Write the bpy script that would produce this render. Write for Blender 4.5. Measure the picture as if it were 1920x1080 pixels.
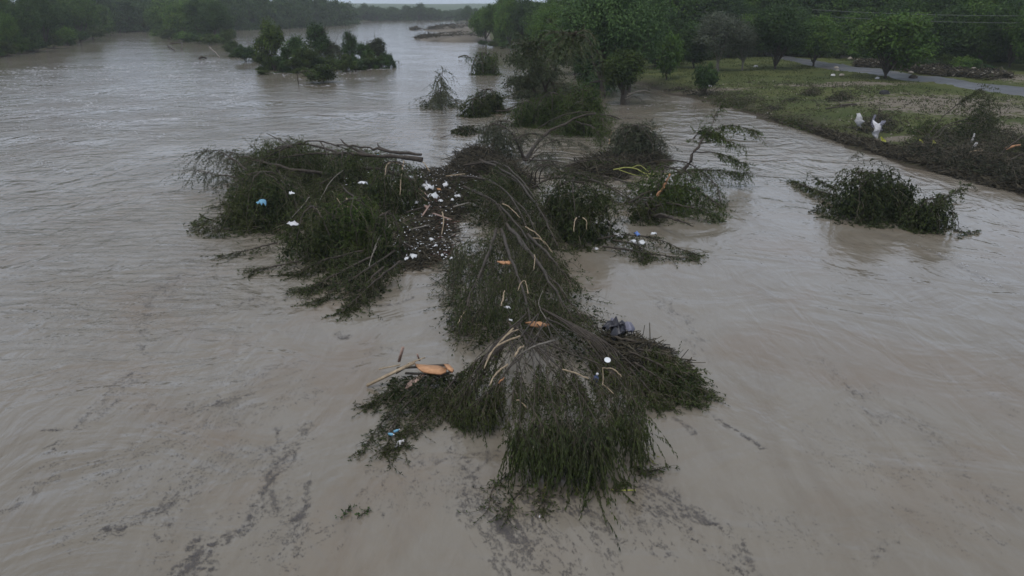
import bpy, math, random
import numpy as np
from mathutils import Vector, noise as mnoise

# ------------------------------------------------------------------ scene, camera, light
sc = bpy.context.scene
for o in list(bpy.data.objects):
    bpy.data.objects.remove(o)
COL = sc.collection
H = 13.0                      # the camera stands on a bridge, 13 m above the flood
FPX = 1500.0                  # focal length in pixels of a 1920 px wide picture
HORIZON = 14.0
PITCH = math.atan((540 - HORIZON) / FPX)
cam_d = bpy.data.cameras.new('camera')
cam = bpy.data.objects.new('camera', cam_d)
COL.objects.link(cam)
cam.location = (0, 0, H)
cam.rotation_euler = (math.pi / 2 - PITCH, 0, 0)
cam_d.sensor_width = 36
cam_d.lens = 36 * FPX / 1920
cam_d.clip_start = 0.5
cam_d.clip_end = 20000
sc.camera = cam

SUN_EL, SUN_ROT = math.radians(62), math.radians(205)
world = bpy.data.worlds.new('World')
sc.world = world
world.use_nodes = True
wn, wl = world.node_tree.nodes, world.node_tree.links
bg = wn['Background']
sky = wn.new('ShaderNodeTexSky')
sky.sky_type = 'NISHITA'
sky.sun_disc = False
sky.sun_elevation = SUN_EL
sky.sun_rotation = SUN_ROT
sky.air_density = 1.0
sky.dust_density = 4.0
sky.ozone_density = 1.0
# an overcast deck: clouds even out the blue of the clear sky and brighten the zenith
geo = wn.new('ShaderNodeNewGeometry')
sep = wn.new('ShaderNodeSeparateXYZ')
wl.new(geo.outputs['Incoming'], sep.inputs[0])
up = wn.new('ShaderNodeMapRange')
up.inputs['From Min'].default_value = 0.0
up.inputs['From Max'].default_value = -1.0
wl.new(sep.outputs['Z'], up.inputs['Value'])
ramp = wn.new('ShaderNodeValToRGB')
ramp.color_ramp.elements[0].color = (6.1, 7.1, 8.9, 1)
ramp.color_ramp.elements[1].color = (8.0, 8.5, 9.2, 1)
mid_ = ramp.color_ramp.elements.new(.2)
mid_.color = (8.1, 9.2, 11.2, 1)
wl.new(up.outputs['Result'], ramp.inputs['Fac'])
cn = wn.new('ShaderNodeTexNoise')
cn.inputs['Scale'].default_value = 2.5
cn.inputs['Detail'].default_value = 4
wl.new(geo.outputs['Incoming'], cn.inputs['Vector'])
cr = wn.new('ShaderNodeMapRange')
cr.inputs['From Min'].default_value = .3
cr.inputs['From Max'].default_value = .7
cr.inputs['To Min'].default_value = .88
cr.inputs['To Max'].default_value = 1.12
wl.new(cn.outputs['Fac'], cr.inputs['Value'])
cm = wn.new('ShaderNodeVectorMath')
cm.operation = 'SCALE'
wl.new(ramp.outputs['Color'], cm.inputs[0])
wl.new(cr.outputs['Result'], cm.inputs['Scale'])
mixw = wn.new('ShaderNodeMix')
mixw.data_type = 'RGBA'
mixw.inputs['Factor'].default_value = 0.85
wl.new(sky.outputs[0], mixw.inputs['A'])
wl.new(cm.outputs[0], mixw.inputs['B'])
wl.new(mixw.outputs['Result'], bg.inputs['Color'])
bg.inputs['Strength'].default_value = 0.097

sd = bpy.data.lights.new('sun', 'SUN')
sun = bpy.data.objects.new('sun', sd)
COL.objects.link(sun)
sd.energy = 1.15
sd.angle = math.radians(25)
sd.color = (1.0, 0.97, 0.93)
sun.rotation_euler = (math.pi / 2 - SUN_EL, 0, math.pi - SUN_ROT)
sun.location = (0, -20, 60)

sc.view_settings.view_transform = 'Standard'
sc.view_settings.look = 'None'
sc.view_settings.gamma = 1
sc.view_settings.use_curve_mapping = False
sc.view_settings.exposure = -0.18
sc.render.engine = 'CYCLES'
sc.cycles.use_denoising = True
sc.cycles.max_bounces = 6
sc.cycles.diffuse_bounces = 2
sc.cycles.glossy_bounces = 2
sc.cycles.transparent_max_bounces = 4
sc.cycles.volume_bounces = 2
sc.cycles.filter_width = 1.6

# ------------------------------------------------------------------ helpers
CP, SP = math.cos(PITCH), math.sin(PITCH)


def L(px, py, z=0.0):
    """the point at height z that the pixel (px, py) of the 1920 x 1080 photograph looks at"""
    u, v = (px - 960) / FPX, (540 - py) / FPX
    dz = -SP + v * CP
    t = (z - H) / dz
    return np.array([u * t, (CP + v * SP) * t, z])


def project(p):
    x, y, z = p[0], p[1], p[2] - H
    dd = y * CP - z * SP
    v = (y * SP + z * CP) / dd
    return 960 + FPX * x / dd, 540 - FPX * v


def mpp(p):
    return (p[1] * CP + (H - p[2]) * SP) / FPX


RB = [(2300, 520), (2050, 420), (1920, 368), (1850, 350), (1750, 325), (1680, 302), (1600, 275), (1500, 245), (1430, 220),
      (1360, 200), (1290, 183), (1230, 168), (1170, 150), (1090, 125), (1030, 108), (985, 96), (930, 85), (912, 76),
      (905, 60), (898, 50), (885, 42), (840, 38)]
LB = [(-900, 330), (-300, 170), (-60, 118), (0, 108), (60, 99), (130, 86), (170, 75), (210, 62), (285, 57.5), (470, 55.5),
      (560, 52), (640, 47), (665, 42.5), (700, 39), (838, 37.4)]
RBw = np.array([L(*p)[:2] for p in RB])
LBw = np.array([L(*p)[:2] for p in LB])
YEND = RBw[-1, 1]


def ground_z(x, y):
    x = np.asarray(x, float)
    y = np.asarray(y, float)
    xr = np.interp(y, RBw[:, 1], RBw[:, 0]) + .7 * np.sin(y * .23) + .5 * np.sin(y * .61 + 1) + .3 * np.sin(y * 1.7 + 2) + .2 * np.sin(y * 3.1)
    xl = np.interp(y, LBw[:, 1], LBw[:, 0])
    d = np.maximum((x - xr), (xl - x))
    d = np.where(y > YEND, np.maximum(d, (y - YEND) * .3), d)
    land = 0.95 * (1 - np.exp(-np.maximum(d, 0) / 5.0)) + 0.018 * np.minimum(np.maximum(d, 0), 90)
    bed = np.maximum(d * 0.16, -1.6)
    return np.where(d > 0, land, bed)


def bump_z(x, y):
    n = mnoise.noise(Vector((x * .13, y * .13, 3.1))) * .28 + mnoise.noise(Vector((x * .5, y * .5, 7.7))) * .09
    return n


def GT(px, py):
    z = 0.0
    for _ in range(25):
        p = L(px, py, z)
        z = .5 * z + .5 * max(0.0, float(ground_z(p[0], p[1])))
    p = L(px, py, z)
    return p


def tagp(o, label=None, cat=None, group=None, kind=None):
    if label:
        o['label'] = label
    if cat:
        o['category'] = cat
    if group:
        o['group'] = group
    if kind:
        o['kind'] = kind
    return o


def empty(name, loc=(0, 0, 0), rz=0.0):
    o = bpy.data.objects.new(name, None)
    COL.objects.link(o)
    o.location = [float(c) for c in loc]
    o.rotation_euler = (0, 0, rz)
    o.empty_display_size = .3
    return o


class MB:
    """collects vertex / face blocks and links them as one mesh object"""

    def __init__(self):
        self.v, self.f3, self.f4, self.t3, self.t4, self.n = [], [], [], [], [], 0

    def add(self, v, f, tint=.5):
        v = np.asarray(v, float).reshape(-1, 3)
        f = np.asarray(f, int)
        t = np.broadcast_to(np.asarray(tint, float), (len(f),))
        if f.shape[1] == 3:
            self.f3.append(f + self.n)
            self.t3.append(t)
        else:
            self.f4.append(f + self.n)
            self.t4.append(t)
        self.v.append(v)
        self.n += len(v)
        return self

    def tubes(self, P, R, S=3, tint=.5, caps=False):
        P = np.asarray(P, float)
        N, K, _ = P.shape
        R = np.broadcast_to(np.asarray(R, float), (N, K))
        T = np.gradient(P, axis=1)
        T /= np.linalg.norm(T, axis=2, keepdims=True) + 1e-9
        ref = np.tile(np.array([0.13, 0.21, 1.0]), (N, K, 1))
        near = np.abs(T[:, :, 2]) > .93
        ref[near] = (1, .1, .1)
        U = np.cross(T, ref)
        U /= np.linalg.norm(U, axis=2, keepdims=True) + 1e-9
        V = np.cross(T, U)
        a = np.arange(S) * 2 * math.pi / S
        ring = P[:, :, None, :] + R[:, :, None, None] * (U[:, :, None, :] * np.cos(a)[None, None, :, None] + V[:, :, None, :] * np.sin(a)[None, None, :, None])
        idx = np.arange(N * K * S).reshape(N, K, S)
        A = idx[:, :-1]
        B = idx[:, 1:]
        f = np.stack([A, np.roll(A, -1, axis=2), np.roll(B, -1, axis=2), B], axis=3).reshape(-1, 4)
        tt = np.asarray(tint, float)
        if tt.ndim == 1:
            tt = np.repeat(tt, (K - 1) * S)
        base = self.n
        self.add(ring.reshape(-1, 3), f, tt)
        if caps:
            for i in range(N):
                for k in (0, K - 1):
                    self.v.append(P[i, k][None])
                    c = self.n
                    self.n += 1
                    rr = idx[i, k] + base
                    fs = np.stack([rr, np.roll(rr, -1), np.full(S, c)], 1)
                    self.f3.append(fs)
                    self.t3.append(np.full(S, .9))
        return self

    def leaves(self, p, d, ln, wd, tint=.5, rng=None, flat=None, nrm=None):
        n = len(p)
        d = d / (np.linalg.norm(d, axis=1, keepdims=True) + 1e-9)
        r = rng.normal(size=(n, 3)) if flat is None else np.tile(np.array([0, 0, 1.0]), (n, 1))
        if nrm is not None:
            r = nrm
        w = np.cross(d, r)
        w /= np.linalg.norm(w, axis=1, keepdims=True) + 1e-9
        ln = np.broadcast_to(ln, (n,))[:, None]
        wd = np.broadcast_to(wd, (n,))[:, None]
        v = np.stack([p, p + d * ln * .45 + w * wd * .5, p + d * ln, p + d * ln * .45 - w * wd * .5], 1)
        f = np.arange(n * 4).reshape(n, 4)
        return self.add(v.reshape(-1, 3), f, tint)

    def box(self, c, size, rot=None, tint=.5, jitter=0, rng=None):
        s = np.array(size) / 2
        v = np.array([(x, y, z) for x in (-1, 1) for y in (-1, 1) for z in (-1, 1)], float) * s
        if jitter:
            v += rng.normal(size=v.shape) * jitter
        if rot is not None:
            v = v @ np.asarray(rot).T
        v += np.array(c)
        f = [(0, 1, 3, 2), (4, 6, 7, 5), (0, 4, 5, 1), (2, 3, 7, 6), (0, 2, 6, 4), (1, 5, 7, 3)]
        return self.add(v, f, tint)

    def mesh(self, name, mat, smooth=False):
        V = np.concatenate(self.v) if self.v else np.zeros((0, 3))
        f3 = np.concatenate(self.f3) if self.f3 else np.zeros((0, 3), int)
        f4 = np.concatenate(self.f4) if self.f4 else np.zeros((0, 4), int)
        t = np.concatenate(self.t3 + self.t4) if (self.t3 or self.t4) else np.zeros(0)
        me = bpy.data.meshes.new(name)
        me.vertices.add(len(V))
        me.vertices.foreach_set('co', V.astype(np.float32).ravel())
        loops = np.concatenate([f3.ravel(), f4.ravel()]).astype(np.int32)
        me.loops.add(len(loops))
        me.loops.foreach_set('vertex_index', loops)
        tot = np.concatenate([np.full(len(f3), 3), np.full(len(f4), 4)]).astype(np.int32)
        start = np.concatenate([[0], np.cumsum(tot)[:-1]]).astype(np.int32) if len(tot) else tot
        me.polygons.add(len(tot))
        me.polygons.foreach_set('loop_start', start)
        try:
            me.polygons.foreach_set('loop_total', tot)
        except Exception:
            pass
        if smooth:
            me.polygons.foreach_set('use_smooth', np.ones(len(tot), bool))
        at = me.attributes.new('tint', 'FLOAT', 'FACE')
        at.data.foreach_set('value', t.astype(np.float32))
        me.update(calc_edges=True)
        me.materials.append(mat)
        return me

    def build(self, name, mat, parent=None, kind=None, smooth=False, origin=None):
        if origin is not None:
            o3 = np.asarray(origin, float)
            self.v = [a - o3 for a in self.v]
        me = self.mesh(name, mat, smooth)
        o = bpy.data.objects.new(name, me)
        COL.objects.link(o)
        if parent:
            o.parent = parent
        elif origin is not None:
            o.location = [float(c) for c in origin]
        if kind:
            o['kind'] = kind
        return o


def cat_rom(P, n):
    P = np.asarray(P, float)
    if len(P) == 2:
        t = np.linspace(0, 1, n)[:, None]
        return P[0] * (1 - t) + P[1] * t
    Q = np.vstack([2 * P[0] - P[1], P, 2 * P[-1] - P[-2]])
    m = len(P) - 1
    out = []
    for u in np.linspace(0, m - 1e-6, n):
        i = int(u)
        t = u - i
        a, b, c, d = Q[i:i + 4]
        out.append(.5 * ((2 * b) + (-a + c) * t + (2 * a - 5 * b + 4 * c - d) * t * t + (-a + 3 * b - 3 * c + d) * t ** 3))
    return np.array(out)


def in_poly(P, poly):
    x, y = P[:, 0], P[:, 1]
    r = np.zeros(len(P), bool)
    n = len(poly)
    for i in range(n):
        x1, y1 = poly[i]
        x2, y2 = poly[(i + 1) % n]
        c = ((y1 > y) != (y2 > y)) & (x < (x2 - x1) * (y - y1) / (y2 - y1 + 1e-12) + x1)
        r ^= c
    return r


def edge_dist(P, poly):
    d = np.full(len(P), 1e9)
    n = len(poly)
    for i in range(n):
        a = np.array(poly[i])
        b = np.array(poly[(i + 1) % n])
        ab = b - a
        t = np.clip(((P - a) @ ab) / (ab @ ab + 1e-12), 0, 1)
        d = np.minimum(d, np.linalg.norm(P - (a + t[:, None] * ab), axis=1))
    return d


def poly_world(pp, z=0.0):
    return [tuple(L(x, y, z)[:2]) for x, y in pp]


def poly_area(p):
    p = np.array(p)
    x, y = p[:, 0], p[:, 1]
    return abs(np.dot(x, np.roll(y, -1)) - np.dot(y, np.roll(x, -1))) / 2


def sample_poly(rng, poly, n):
    a = np.array(poly)
    lo, hi = a.min(0), a.max(0)
    out = np.zeros((0, 2))
    while len(out) < n:
        P = rng.uniform(lo, hi, size=(max(64, n * 2), 2))
        out = np.vstack([out, P[in_poly(P, poly)]])
    return out[:n]


# ------------------------------------------------------------------ materials
def new_mat(name):
    m = bpy.data.materials.new(name)
    m.use_nodes = True
    return m, m.node_tree.nodes, m.node_tree.links, m.node_tree.nodes['Principled BSDF']


def rgb(nodes, c):
    n = nodes.new('ShaderNodeRGB')
    n.outputs[0].default_value = (*c, 1)
    return n.outputs[0]


def mixc(N, K, fac, a, b, blend='MIX'):
    m = N.new('ShaderNodeMix')
    m.data_type = 'RGBA'
    m.blend_type = blend
    if isinstance(fac, (int, float)):
        m.inputs['Factor'].default_value = fac
    else:
        K.new(fac, m.inputs['Factor'])
    for s, v in (('A', a), ('B', b)):
        if isinstance(v, tuple):
            m.inputs[s].default_value = (*v, 1)
        else:
            K.new(v, m.inputs[s])
    return m.outputs['Result']


def mapr(N, K, v, a, b, c=0., d=1.):
    m = N.new('ShaderNodeMapRange')
    m.inputs['From Min'].default_value = a
    m.inputs['From Max'].default_value = b
    m.inputs['To Min'].default_value = c
    m.inputs['To Max'].default_value = d
    K.new(v, m.inputs['Value'])
    return m.outputs['Result']


def noi(N, K, vec, scale, detail=3, rough=.55, dist=0.):
    n = N.new('ShaderNodeTexNoise')
    n.inputs['Scale'].default_value = scale
    n.inputs['Detail'].default_value = detail
    n.inputs['Roughness'].default_value = rough
    n.inputs['Distortion'].default_value = dist
    if vec is not None:
        K.new(vec, n.inputs['Vector'])
    return n.outputs['Fac']


def math_n(N, K, op, a, b=None):
    m = N.new('ShaderNodeMath')
    m.operation = op
    for i, v in enumerate((a, b)):
        if v is None:
            continue
        if isinstance(v, (int, float)):
            m.inputs[i].default_value = v
        else:
            K.new(v, m.inputs[i])
    return m.outputs[0]


def leaf_mat(name, dark, light, warm, rough=.55, trans=.25):
    """foliage: per-leaf tint, patches of another green, each tree a little different"""
    m, N, K, B = new_mat(name)
    at = N.new('ShaderNodeAttribute')
    at.attribute_name = 'tint'
    g = N.new('ShaderNodeNewGeometry')
    n1 = noi(N, K, g.outputs['Position'], .45, 3)
    oi = N.new('ShaderNodeObjectInfo')
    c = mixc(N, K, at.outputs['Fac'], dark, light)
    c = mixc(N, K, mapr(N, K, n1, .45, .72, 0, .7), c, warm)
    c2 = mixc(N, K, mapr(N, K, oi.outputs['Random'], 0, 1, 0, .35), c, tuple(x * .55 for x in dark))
    K.new(c2, B.inputs['Base Color'])
    B.inputs['Roughness'].default_value = rough
    B.inputs['Specular IOR Level'].default_value = .15
    tr = N.new('ShaderNodeBsdfTranslucent')
    K.new(c2, tr.inputs['Color'])
    ms = N.new('ShaderNodeMixShader')
    ms.inputs[0].default_value = trans
    K.new(B.outputs[0], ms.inputs[1])
    K.new(tr.outputs[0], ms.inputs[2])
    K.new(ms.outputs[0], N['Material Output'].inputs['Surface'])
    return m


def plain_mat(name, a, b, rough=.8, scale=6., spec=.3, bump=.0, stretch=None):
    m, N, K, B = new_mat(name)
    tc = N.new('ShaderNodeTexCoord')
    vec = tc.outputs['Object']
    if stretch:
        mp = N.new('ShaderNodeMapping')
        mp.inputs['Scale'].default_value = stretch
        K.new(vec, mp.inputs['Vector'])
        vec = mp.outputs[0]
    n1 = noi(N, K, vec, scale, 5)
    at = N.new('ShaderNodeAttribute')
    at.attribute_name = 'tint'
    f = math_n(N, K, 'ADD', mapr(N, K, n1, .3, .7, -.4, .4), at.outputs['Fac'])
    c = mixc(N, K, f, a, b)
    K.new(c, B.inputs['Base Color'])
    B.inputs['Roughness'].default_value = rough
    B.inputs['Specular IOR Level'].default_value = spec
    if bump:
        bp = N.new('ShaderNodeBump')
        bp.inputs['Strength'].default_value = bump
        bp.inputs['Distance'].default_value = .03
        K.new(n1, bp.inputs['Height'])
        K.new(bp.outputs[0], B.inputs['Normal'])
    return m


M_WET = leaf_mat('wet_dark_foliage', (.014, .024, .008), (.088, .115, .034), (.070, .076, .022))
M_WETG = leaf_mat('wet_green_foliage', (.018, .036, .008), (.092, .140, .028), (.08, .095, .018))
M_SAGE = leaf_mat('grey_green_foliage', (.035, .044, .024), (.125, .142, .085), (.085, .095, .05))
M_GREEN = leaf_mat('summer_green_foliage', (.030, .070, .014), (.12, .22, .038), (.12, .165, .028))
M_DEEP = leaf_mat('deep_green_foliage', (.018, .044, .014), (.078, .14, .036), (.06, .095, .02))
M_COTTON = leaf_mat('silvery_green_foliage', (.036, .078, .026), (.14, .235, .075), (.10, .165, .04))
M_YELLOW = leaf_mat('yellow_green_foliage', (.15, .17, .04), (.26, .27, .08), (.2, .2, .06))
M_GREYTW = leaf_mat('grey_twig_foliage', (.055, .068, .042), (.15, .165, .12), (.09, .11, .06))
M_GRASS = leaf_mat('grass_blades', (.044, .062, .018), (.084, .104, .034), (.09, .09, .036), trans=.15)
M_BARK = plain_mat('dark_wet_bark', (.022, .017, .013), (.085, .068, .052), .75, 5, .35, .5, (1, 1, 1))
M_TWIG = plain_mat('twig_bark', (.035, .027, .02), (.17, .14, .10), .8, 9)
M_GREYW = plain_mat('weathered_grey_wood', (.10, .088, .072), (.26, .235, .2), .85, 7, .2, .4)
M_PEEL = plain_mat('stripped_pale_wood', (.19, .14, .09), (.46, .36, .24), .7, 8, .3, .3)
M_ORANGE = plain_mat('split_orange_wood', (.30, .14, .065), (.58, .32, .17), .7, 5, .3, .5)
M_PINKW = plain_mat('reddish_board', (.24, .15, .12), (.40, .28, .23), .75, 5)
M_YEL = plain_mat('yellow_lichen_bark', (.20, .21, .05), (.42, .42, .14), .8, 6)
M_LITTER = plain_mat('wood_litter', (.013, .012, .008), (.095, .080, .052), .85, 3)
M_RED = plain_mat('reddish_bark_chips', (.045, .022, .017), (.16, .082, .06), .85, 4)
M_WHITE = plain_mat('white_plastic', (.55, .56, .58), (.80, .81, .83), .45, 3)
M_CLOTH = plain_mat('muddy_white_cloth', (.42, .41, .42), (.74, .73, .74), .85, 5)
M_BLUE = plain_mat('light_blue_plastic', (.10, .28, .42), (.25, .5, .66), .45, 3)
M_DBLUE = plain_mat('blue_plastic', (.05, .11, .32), (.16, .27, .6), .4, 3)
M_DRUM = plain_mat('faded_dark_blue_plastic', (.03, .05, .12), (.13, .17, .30), .4, 3)
M_BLACK = plain_mat('black_plastic', (.012, .012, .016), (.045, .045, .06), .35, 3, .5)
M_GREYP = plain_mat('grey_violet_sheet', (.14, .14, .18), (.27, .27, .34), .5, 3)
M_YELR = plain_mat('yellow_rag', (.35, .36, .05), (.6, .6, .15), .8, 4)
M_WIRE = plain_mat('cable_metal', (.16, .16, .17), (.3, .3, .31), .5, 3)
M_STONE = plain_mat('pale_stone', (.2, .18, .15), (.42, .38, .32), .9, 3, .2, .4)
M_SCUM = plain_mat('dark_scum', (.060, .053, .050), (.130, .114, .104), .5, 2)
M_FOAM = plain_mat('river_foam', (.36, .36, .37), (.62, .62, .64), .8, 2)
M_TYRE = plain_mat('black_rubber', (.01, .01, .011), (.03, .03, .033), .7, 4)


def water_material():
    m, N, K, B = new_mat('muddy_water')
    g = N.new('ShaderNodeNewGeometry')
    pos = g.outputs['Position']
    big = noi(N, K, pos, .045, 3, .5, .6)
    mp = N.new('ShaderNodeMapping')
    mp.inputs['Scale'].default_value = (1.0, .32, 1)
    mp.inputs['Rotation'].default_value = (0, 0, math.radians(-24))
    K.new(pos, mp.inputs['Vector'])
    st = noi(N, K, mp.outputs[0], .55, 5, .6, .8)
    c = mixc(N, K, mapr(N, K, big, .3, .7), (.182, .160, .128), (.230, .204, .165))
    c = mixc(N, K, mapr(N, K, st, .46, .70, 0, .55), c, (.155, .128, .096))
    # thin ragged threads of silt and bark dust carried on the surface
    st2 = noi(N, K, mp.outputs[0], 2.6, 6, .62, 1.2)
    c = mixc(N, K, mapr(N, K, st2, .5, .72, 0, .16), c, (.29, .27, .24))
    c = mixc(N, K, mapr(N, K, noi(N, K, pos, .11, 4, .6, 1.2), .50, .66, 0, .6), c, (.185, .143, .102))
    th = noi(N, K, mp.outputs[0], .8, 9, .68, 1.8)
    thr = math_n(N, K, 'ABSOLUTE', math_n(N, K, 'SUBTRACT', th, .5))
    line = mapr(N, K, thr, .0, .012, 1, 0)
    patch = mapr(N, K, noi(N, K, pos, .13, 3, .6), .52, .68, 0, 1)
    fine = mapr(N, K, noi(N, K, pos, 5.5, 4, .7), .46, .6, 0, 1)
    lm = math_n(N, K, 'MULTIPLY', math_n(N, K, 'MULTIPLY', line, patch), fine)
    lm = math_n(N, K, 'MULTIPLY', lm, .6)
    c = mixc(N, K, lm, c, (.09, .08, .078))
    K.new(c, B.inputs['Base Color'])
    B.inputs['Roughness'].default_value = .08
    B.inputs['IOR'].default_value = 1.333
    # relief: wind ripples lying across the stream, and boils
    sepn = N.new('ShaderNodeSeparateXYZ')
    K.new(pos, sepn.inputs[0])
    mp2 = N.new('ShaderNodeMapping')
    mp2.inputs['Scale'].default_value = (.55, 1.35, 1)
    mp2.inputs['Rotation'].default_value = (0, 0, math.radians(14))
    K.new(pos, mp2.inputs['Vector'])
    r1 = noi(N, K, mp2.outputs[0], 1.15, 5, .6, .5)
    r2 = noi(N, K, mp.outputs[0], .9, 3, .5, 1.0)
    rough_x = mapr(N, K, sepn.outputs['X'], 0., -16., .14, .75)
    far_y = mapr(N, K, sepn.outputs['Y'], 38., 80., 0., .5)
    amp = math_n(N, K, 'MAXIMUM', rough_x, far_y)
    amp = math_n(N, K, 'MULTIPLY', amp, 1.0)
    amp = math_n(N, K, 'MULTIPLY', amp, mapr(N, K, noi(N, K, pos, .07, 3), .38, .62, .15, 1.35))
    h = math_n(N, K, 'ADD', math_n(N, K, 'MULTIPLY', r1, amp), math_n(N, K, 'MULTIPLY', r2, .75))
    r3 = noi(N, K, pos, .16, 3, .5, 2.5)
    h = math_n(N, K, 'ADD', h, math_n(N, K, 'MULTIPLY', r3, 1.6))
    calm = math_n(N, K, 'MAXIMUM', mapr(N, K, sepn.outputs['X'], 2., -12., .34, .8), mapr(N, K, sepn.outputs['Y'], 45., 85., .3, .75))
    h = math_n(N, K, 'MULTIPLY', h, calm)
    h = math_n(N, K, 'MULTIPLY', h, mapr(N, K, sepn.outputs['Y'], 60., 190., 1., .36))
    bp = N.new('ShaderNodeBump')
    bp.inputs['Strength'].default_value = 1
    bp.inputs['Distance'].default_value = .25
    K.new(h, bp.inputs['Height'])
    K.new(bp.outputs[0], B.inputs['Normal'])
    return m


def ground_material():
    m, N, K, B = new_mat('bank_ground')
    g = N.new('ShaderNodeNewGeometry')
    pos = g.outputs['Position']
    sepn = N.new('ShaderNodeSeparateXYZ')
    K.new(pos, sepn.inputs[0])
    n1 = noi(N, K, pos, .12, 4)
    n2 = noi(N, K, pos, .9, 5, .65)
    n3 = noi(N, K, pos, 4, 4, .7)
    grass = mixc(N, K, mapr(N, K, n1, .35, .65), (.060, .080, .024), (.100, .112, .036))
    grass = mixc(N, K, mapr(N, K, n2, .50, .75, 0, .55), grass, (.105, .09, .05))
    dirt = mixc(N, K, mapr(N, K, n3, .3, .7), (.15, .125, .095), (.27, .235, .19))
    # bare, silted patches of the lawn
    mask = None
    for (px, py, rx, ry) in ((1745, 192, 11, 9), (1830, 208, 8, 5), (1720, 204, 6, 1.6), (1600, 157, 9, 3.5), (1300, 172, 10, 2.0), (1520, 160, 5, 2.5),
                             (1890, 240, 5, 4), (1890, 145, 6, 9), (1665, 262, 2.5, 1.5)):
        q = GT(px, py)
        v = N.new('ShaderNodeVectorMath')
        v.operation = 'SUBTRACT'
        K.new(pos, v.inputs[0])
        v.inputs[1].default_value = (float(q[0]), float(q[1]), 0)
        w = N.new('ShaderNodeVectorMath')
        w.operation = 'MULTIPLY'
        K.new(v.outputs[0], w.inputs[0])
        w.inputs[1].default_value = (1 / rx, 1 / ry, 0)
        ln = N.new('ShaderNodeVectorMath')
        ln.operation = 'LENGTH'
        K.new(w.outputs[0], ln.inputs[0])
        s = mapr(N, K, math_n(N, K, 'ADD', ln.outputs['Value'], mapr(N, K, n2, .3, .7, -.7, .7)), .6, 1.1, 1, 0)
        mask = s if mask is None else math_n(N, K, 'MAXIMUM', mask, s)
    c = mixc(N, K, mask, grass, dirt)
    mud = mixc(N, K, n3, (.035, .028, .02), (.095, .078, .055))
    c = mixc(N, K, mapr(N, K, math_n(N, K, 'ADD', sepn.outputs['Z'], mapr(N, K, n2, .3, .7, -.35, .35)), .1, .75, 1, 0), c, mud)
    K.new(c, B.inputs['Base Color'])
    B.inputs['Roughness'].default_value = .95
    B.inputs['Specular IOR Level'].default_value = .15
    bp = N.new('ShaderNodeBump')
    bp.inputs['Distance'].default_value = .25
    K.new(n3, bp.inputs['Height'])
    K.new(bp.outputs[0], B.inputs['Normal'])
    return m


# ------------------------------------------------------------------ the setting: ground, water, road, hills, haze
def grid_obj(name, xs, ys, zf, mat, kind='structure'):
    X, Y = np.meshgrid(xs, ys)
    Z = zf(X, Y)
    V = np.stack([X, Y, Z], 2).reshape(-1, 3)
    nx, ny = len(xs), len(ys)
    i = np.arange(nx * ny).reshape(ny, nx)
    f = np.stack([i[:-1, :-1], i[:-1, 1:], i[1:, 1:], i[1:, :-1]], 2).reshape(-1, 4)
    mb = MB().add(V, f)
    return mb.build(name, mat, kind=kind, smooth=True)


xs = np.concatenate([np.arange(-2600, -200, 80), np.arange(-200, -40, 4), np.arange(-40, 125, 1.5), np.arange(125, 320, 12), np.arange(320, 2601, 80)])
ys = np.concatenate([np.arange(-60, 40, 6), np.arange(40, 330, 1.6), np.arange(330, 1100, 14), np.arange(1100, 3301, 90)])


def gz(X, Y):
    Z = ground_z(X, Y)
    B_ = np.array([bump_z(a, b) for a, b in zip(X.ravel(), Y.ravel())]).reshape(X.shape)
    return Z + np.where(Z > 0.02, B_ * np.clip(Z / 1.0, 0, 1), 0)


M_GROUND = ground_material()
grid_obj('ground', xs, ys, gz, M_GROUND)
M_WATER = water_material()
wx = np.concatenate([np.arange(-1400, -100, 100), np.arange(-100, 101, 10), np.arange(200, 1401, 100)])
wy = np.concatenate([np.arange(-58, 200, 8), np.arange(200, 1101, 60)])
grid_obj('water', wx, wy, lambda X, Y: X * 0, M_WATER)

# far hills at the end of the valley
hm = MB()
hx = np.linspace(-2400, 2400, 80)
for (yy, hh, sd_) in ((2500, 19, 1), (3000, 27, 5)):
    top = np.array([hh + 6 * mnoise.noise(Vector((x * .0016, sd_, 0))) + 1.5 * mnoise.noise(Vector((x * .01, sd_, 0))) for x in hx])
    V = []
    for k, (dy, fz) in enumerate(((0, 0), (60, .6), (140, 1), (300, 1.0), (420, 0))):
        V.append(np.stack([hx, np.full_like(hx, yy + dy * .4), top * fz + (1.0 if fz == 0 else 0)], 1))
    V = np.stack(V)
    i = np.arange(V.shape[0] * V.shape[1]).reshape(V.shape[0], V.shape[1])
    f = np.stack([i[:-1, :-1], i[:-1, 1:], i[1:, 1:], i[1:, :-1]], 2).reshape(-1, 4)
    hm.add(V.reshape(-1, 3), f)
hm.build('hills', M_DEEP, kind='structure', smooth=True)

# road behind the lawn
def road_material():
    m, N, K, B = new_mat('wet_asphalt')
    g = N.new('ShaderNodeNewGeometry')
    n = noi(N, K, g.outputs['Position'], 1.2, 5)
    n2 = noi(N, K, g.outputs['Position'], .25, 3)
    c = mixc(N, K, n, (.05, .052, .06), (.085, .087, .096))
    c = mixc(N, K, mapr(N, K, n2, .55, .7, 0, .7), c, (.15, .13, .11))
    K.new(c, B.inputs['Base Color'])
    K.new(mapr(N, K, n2, .3, .7, .28, .6), B.inputs['Roughness'])
    return m


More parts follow.
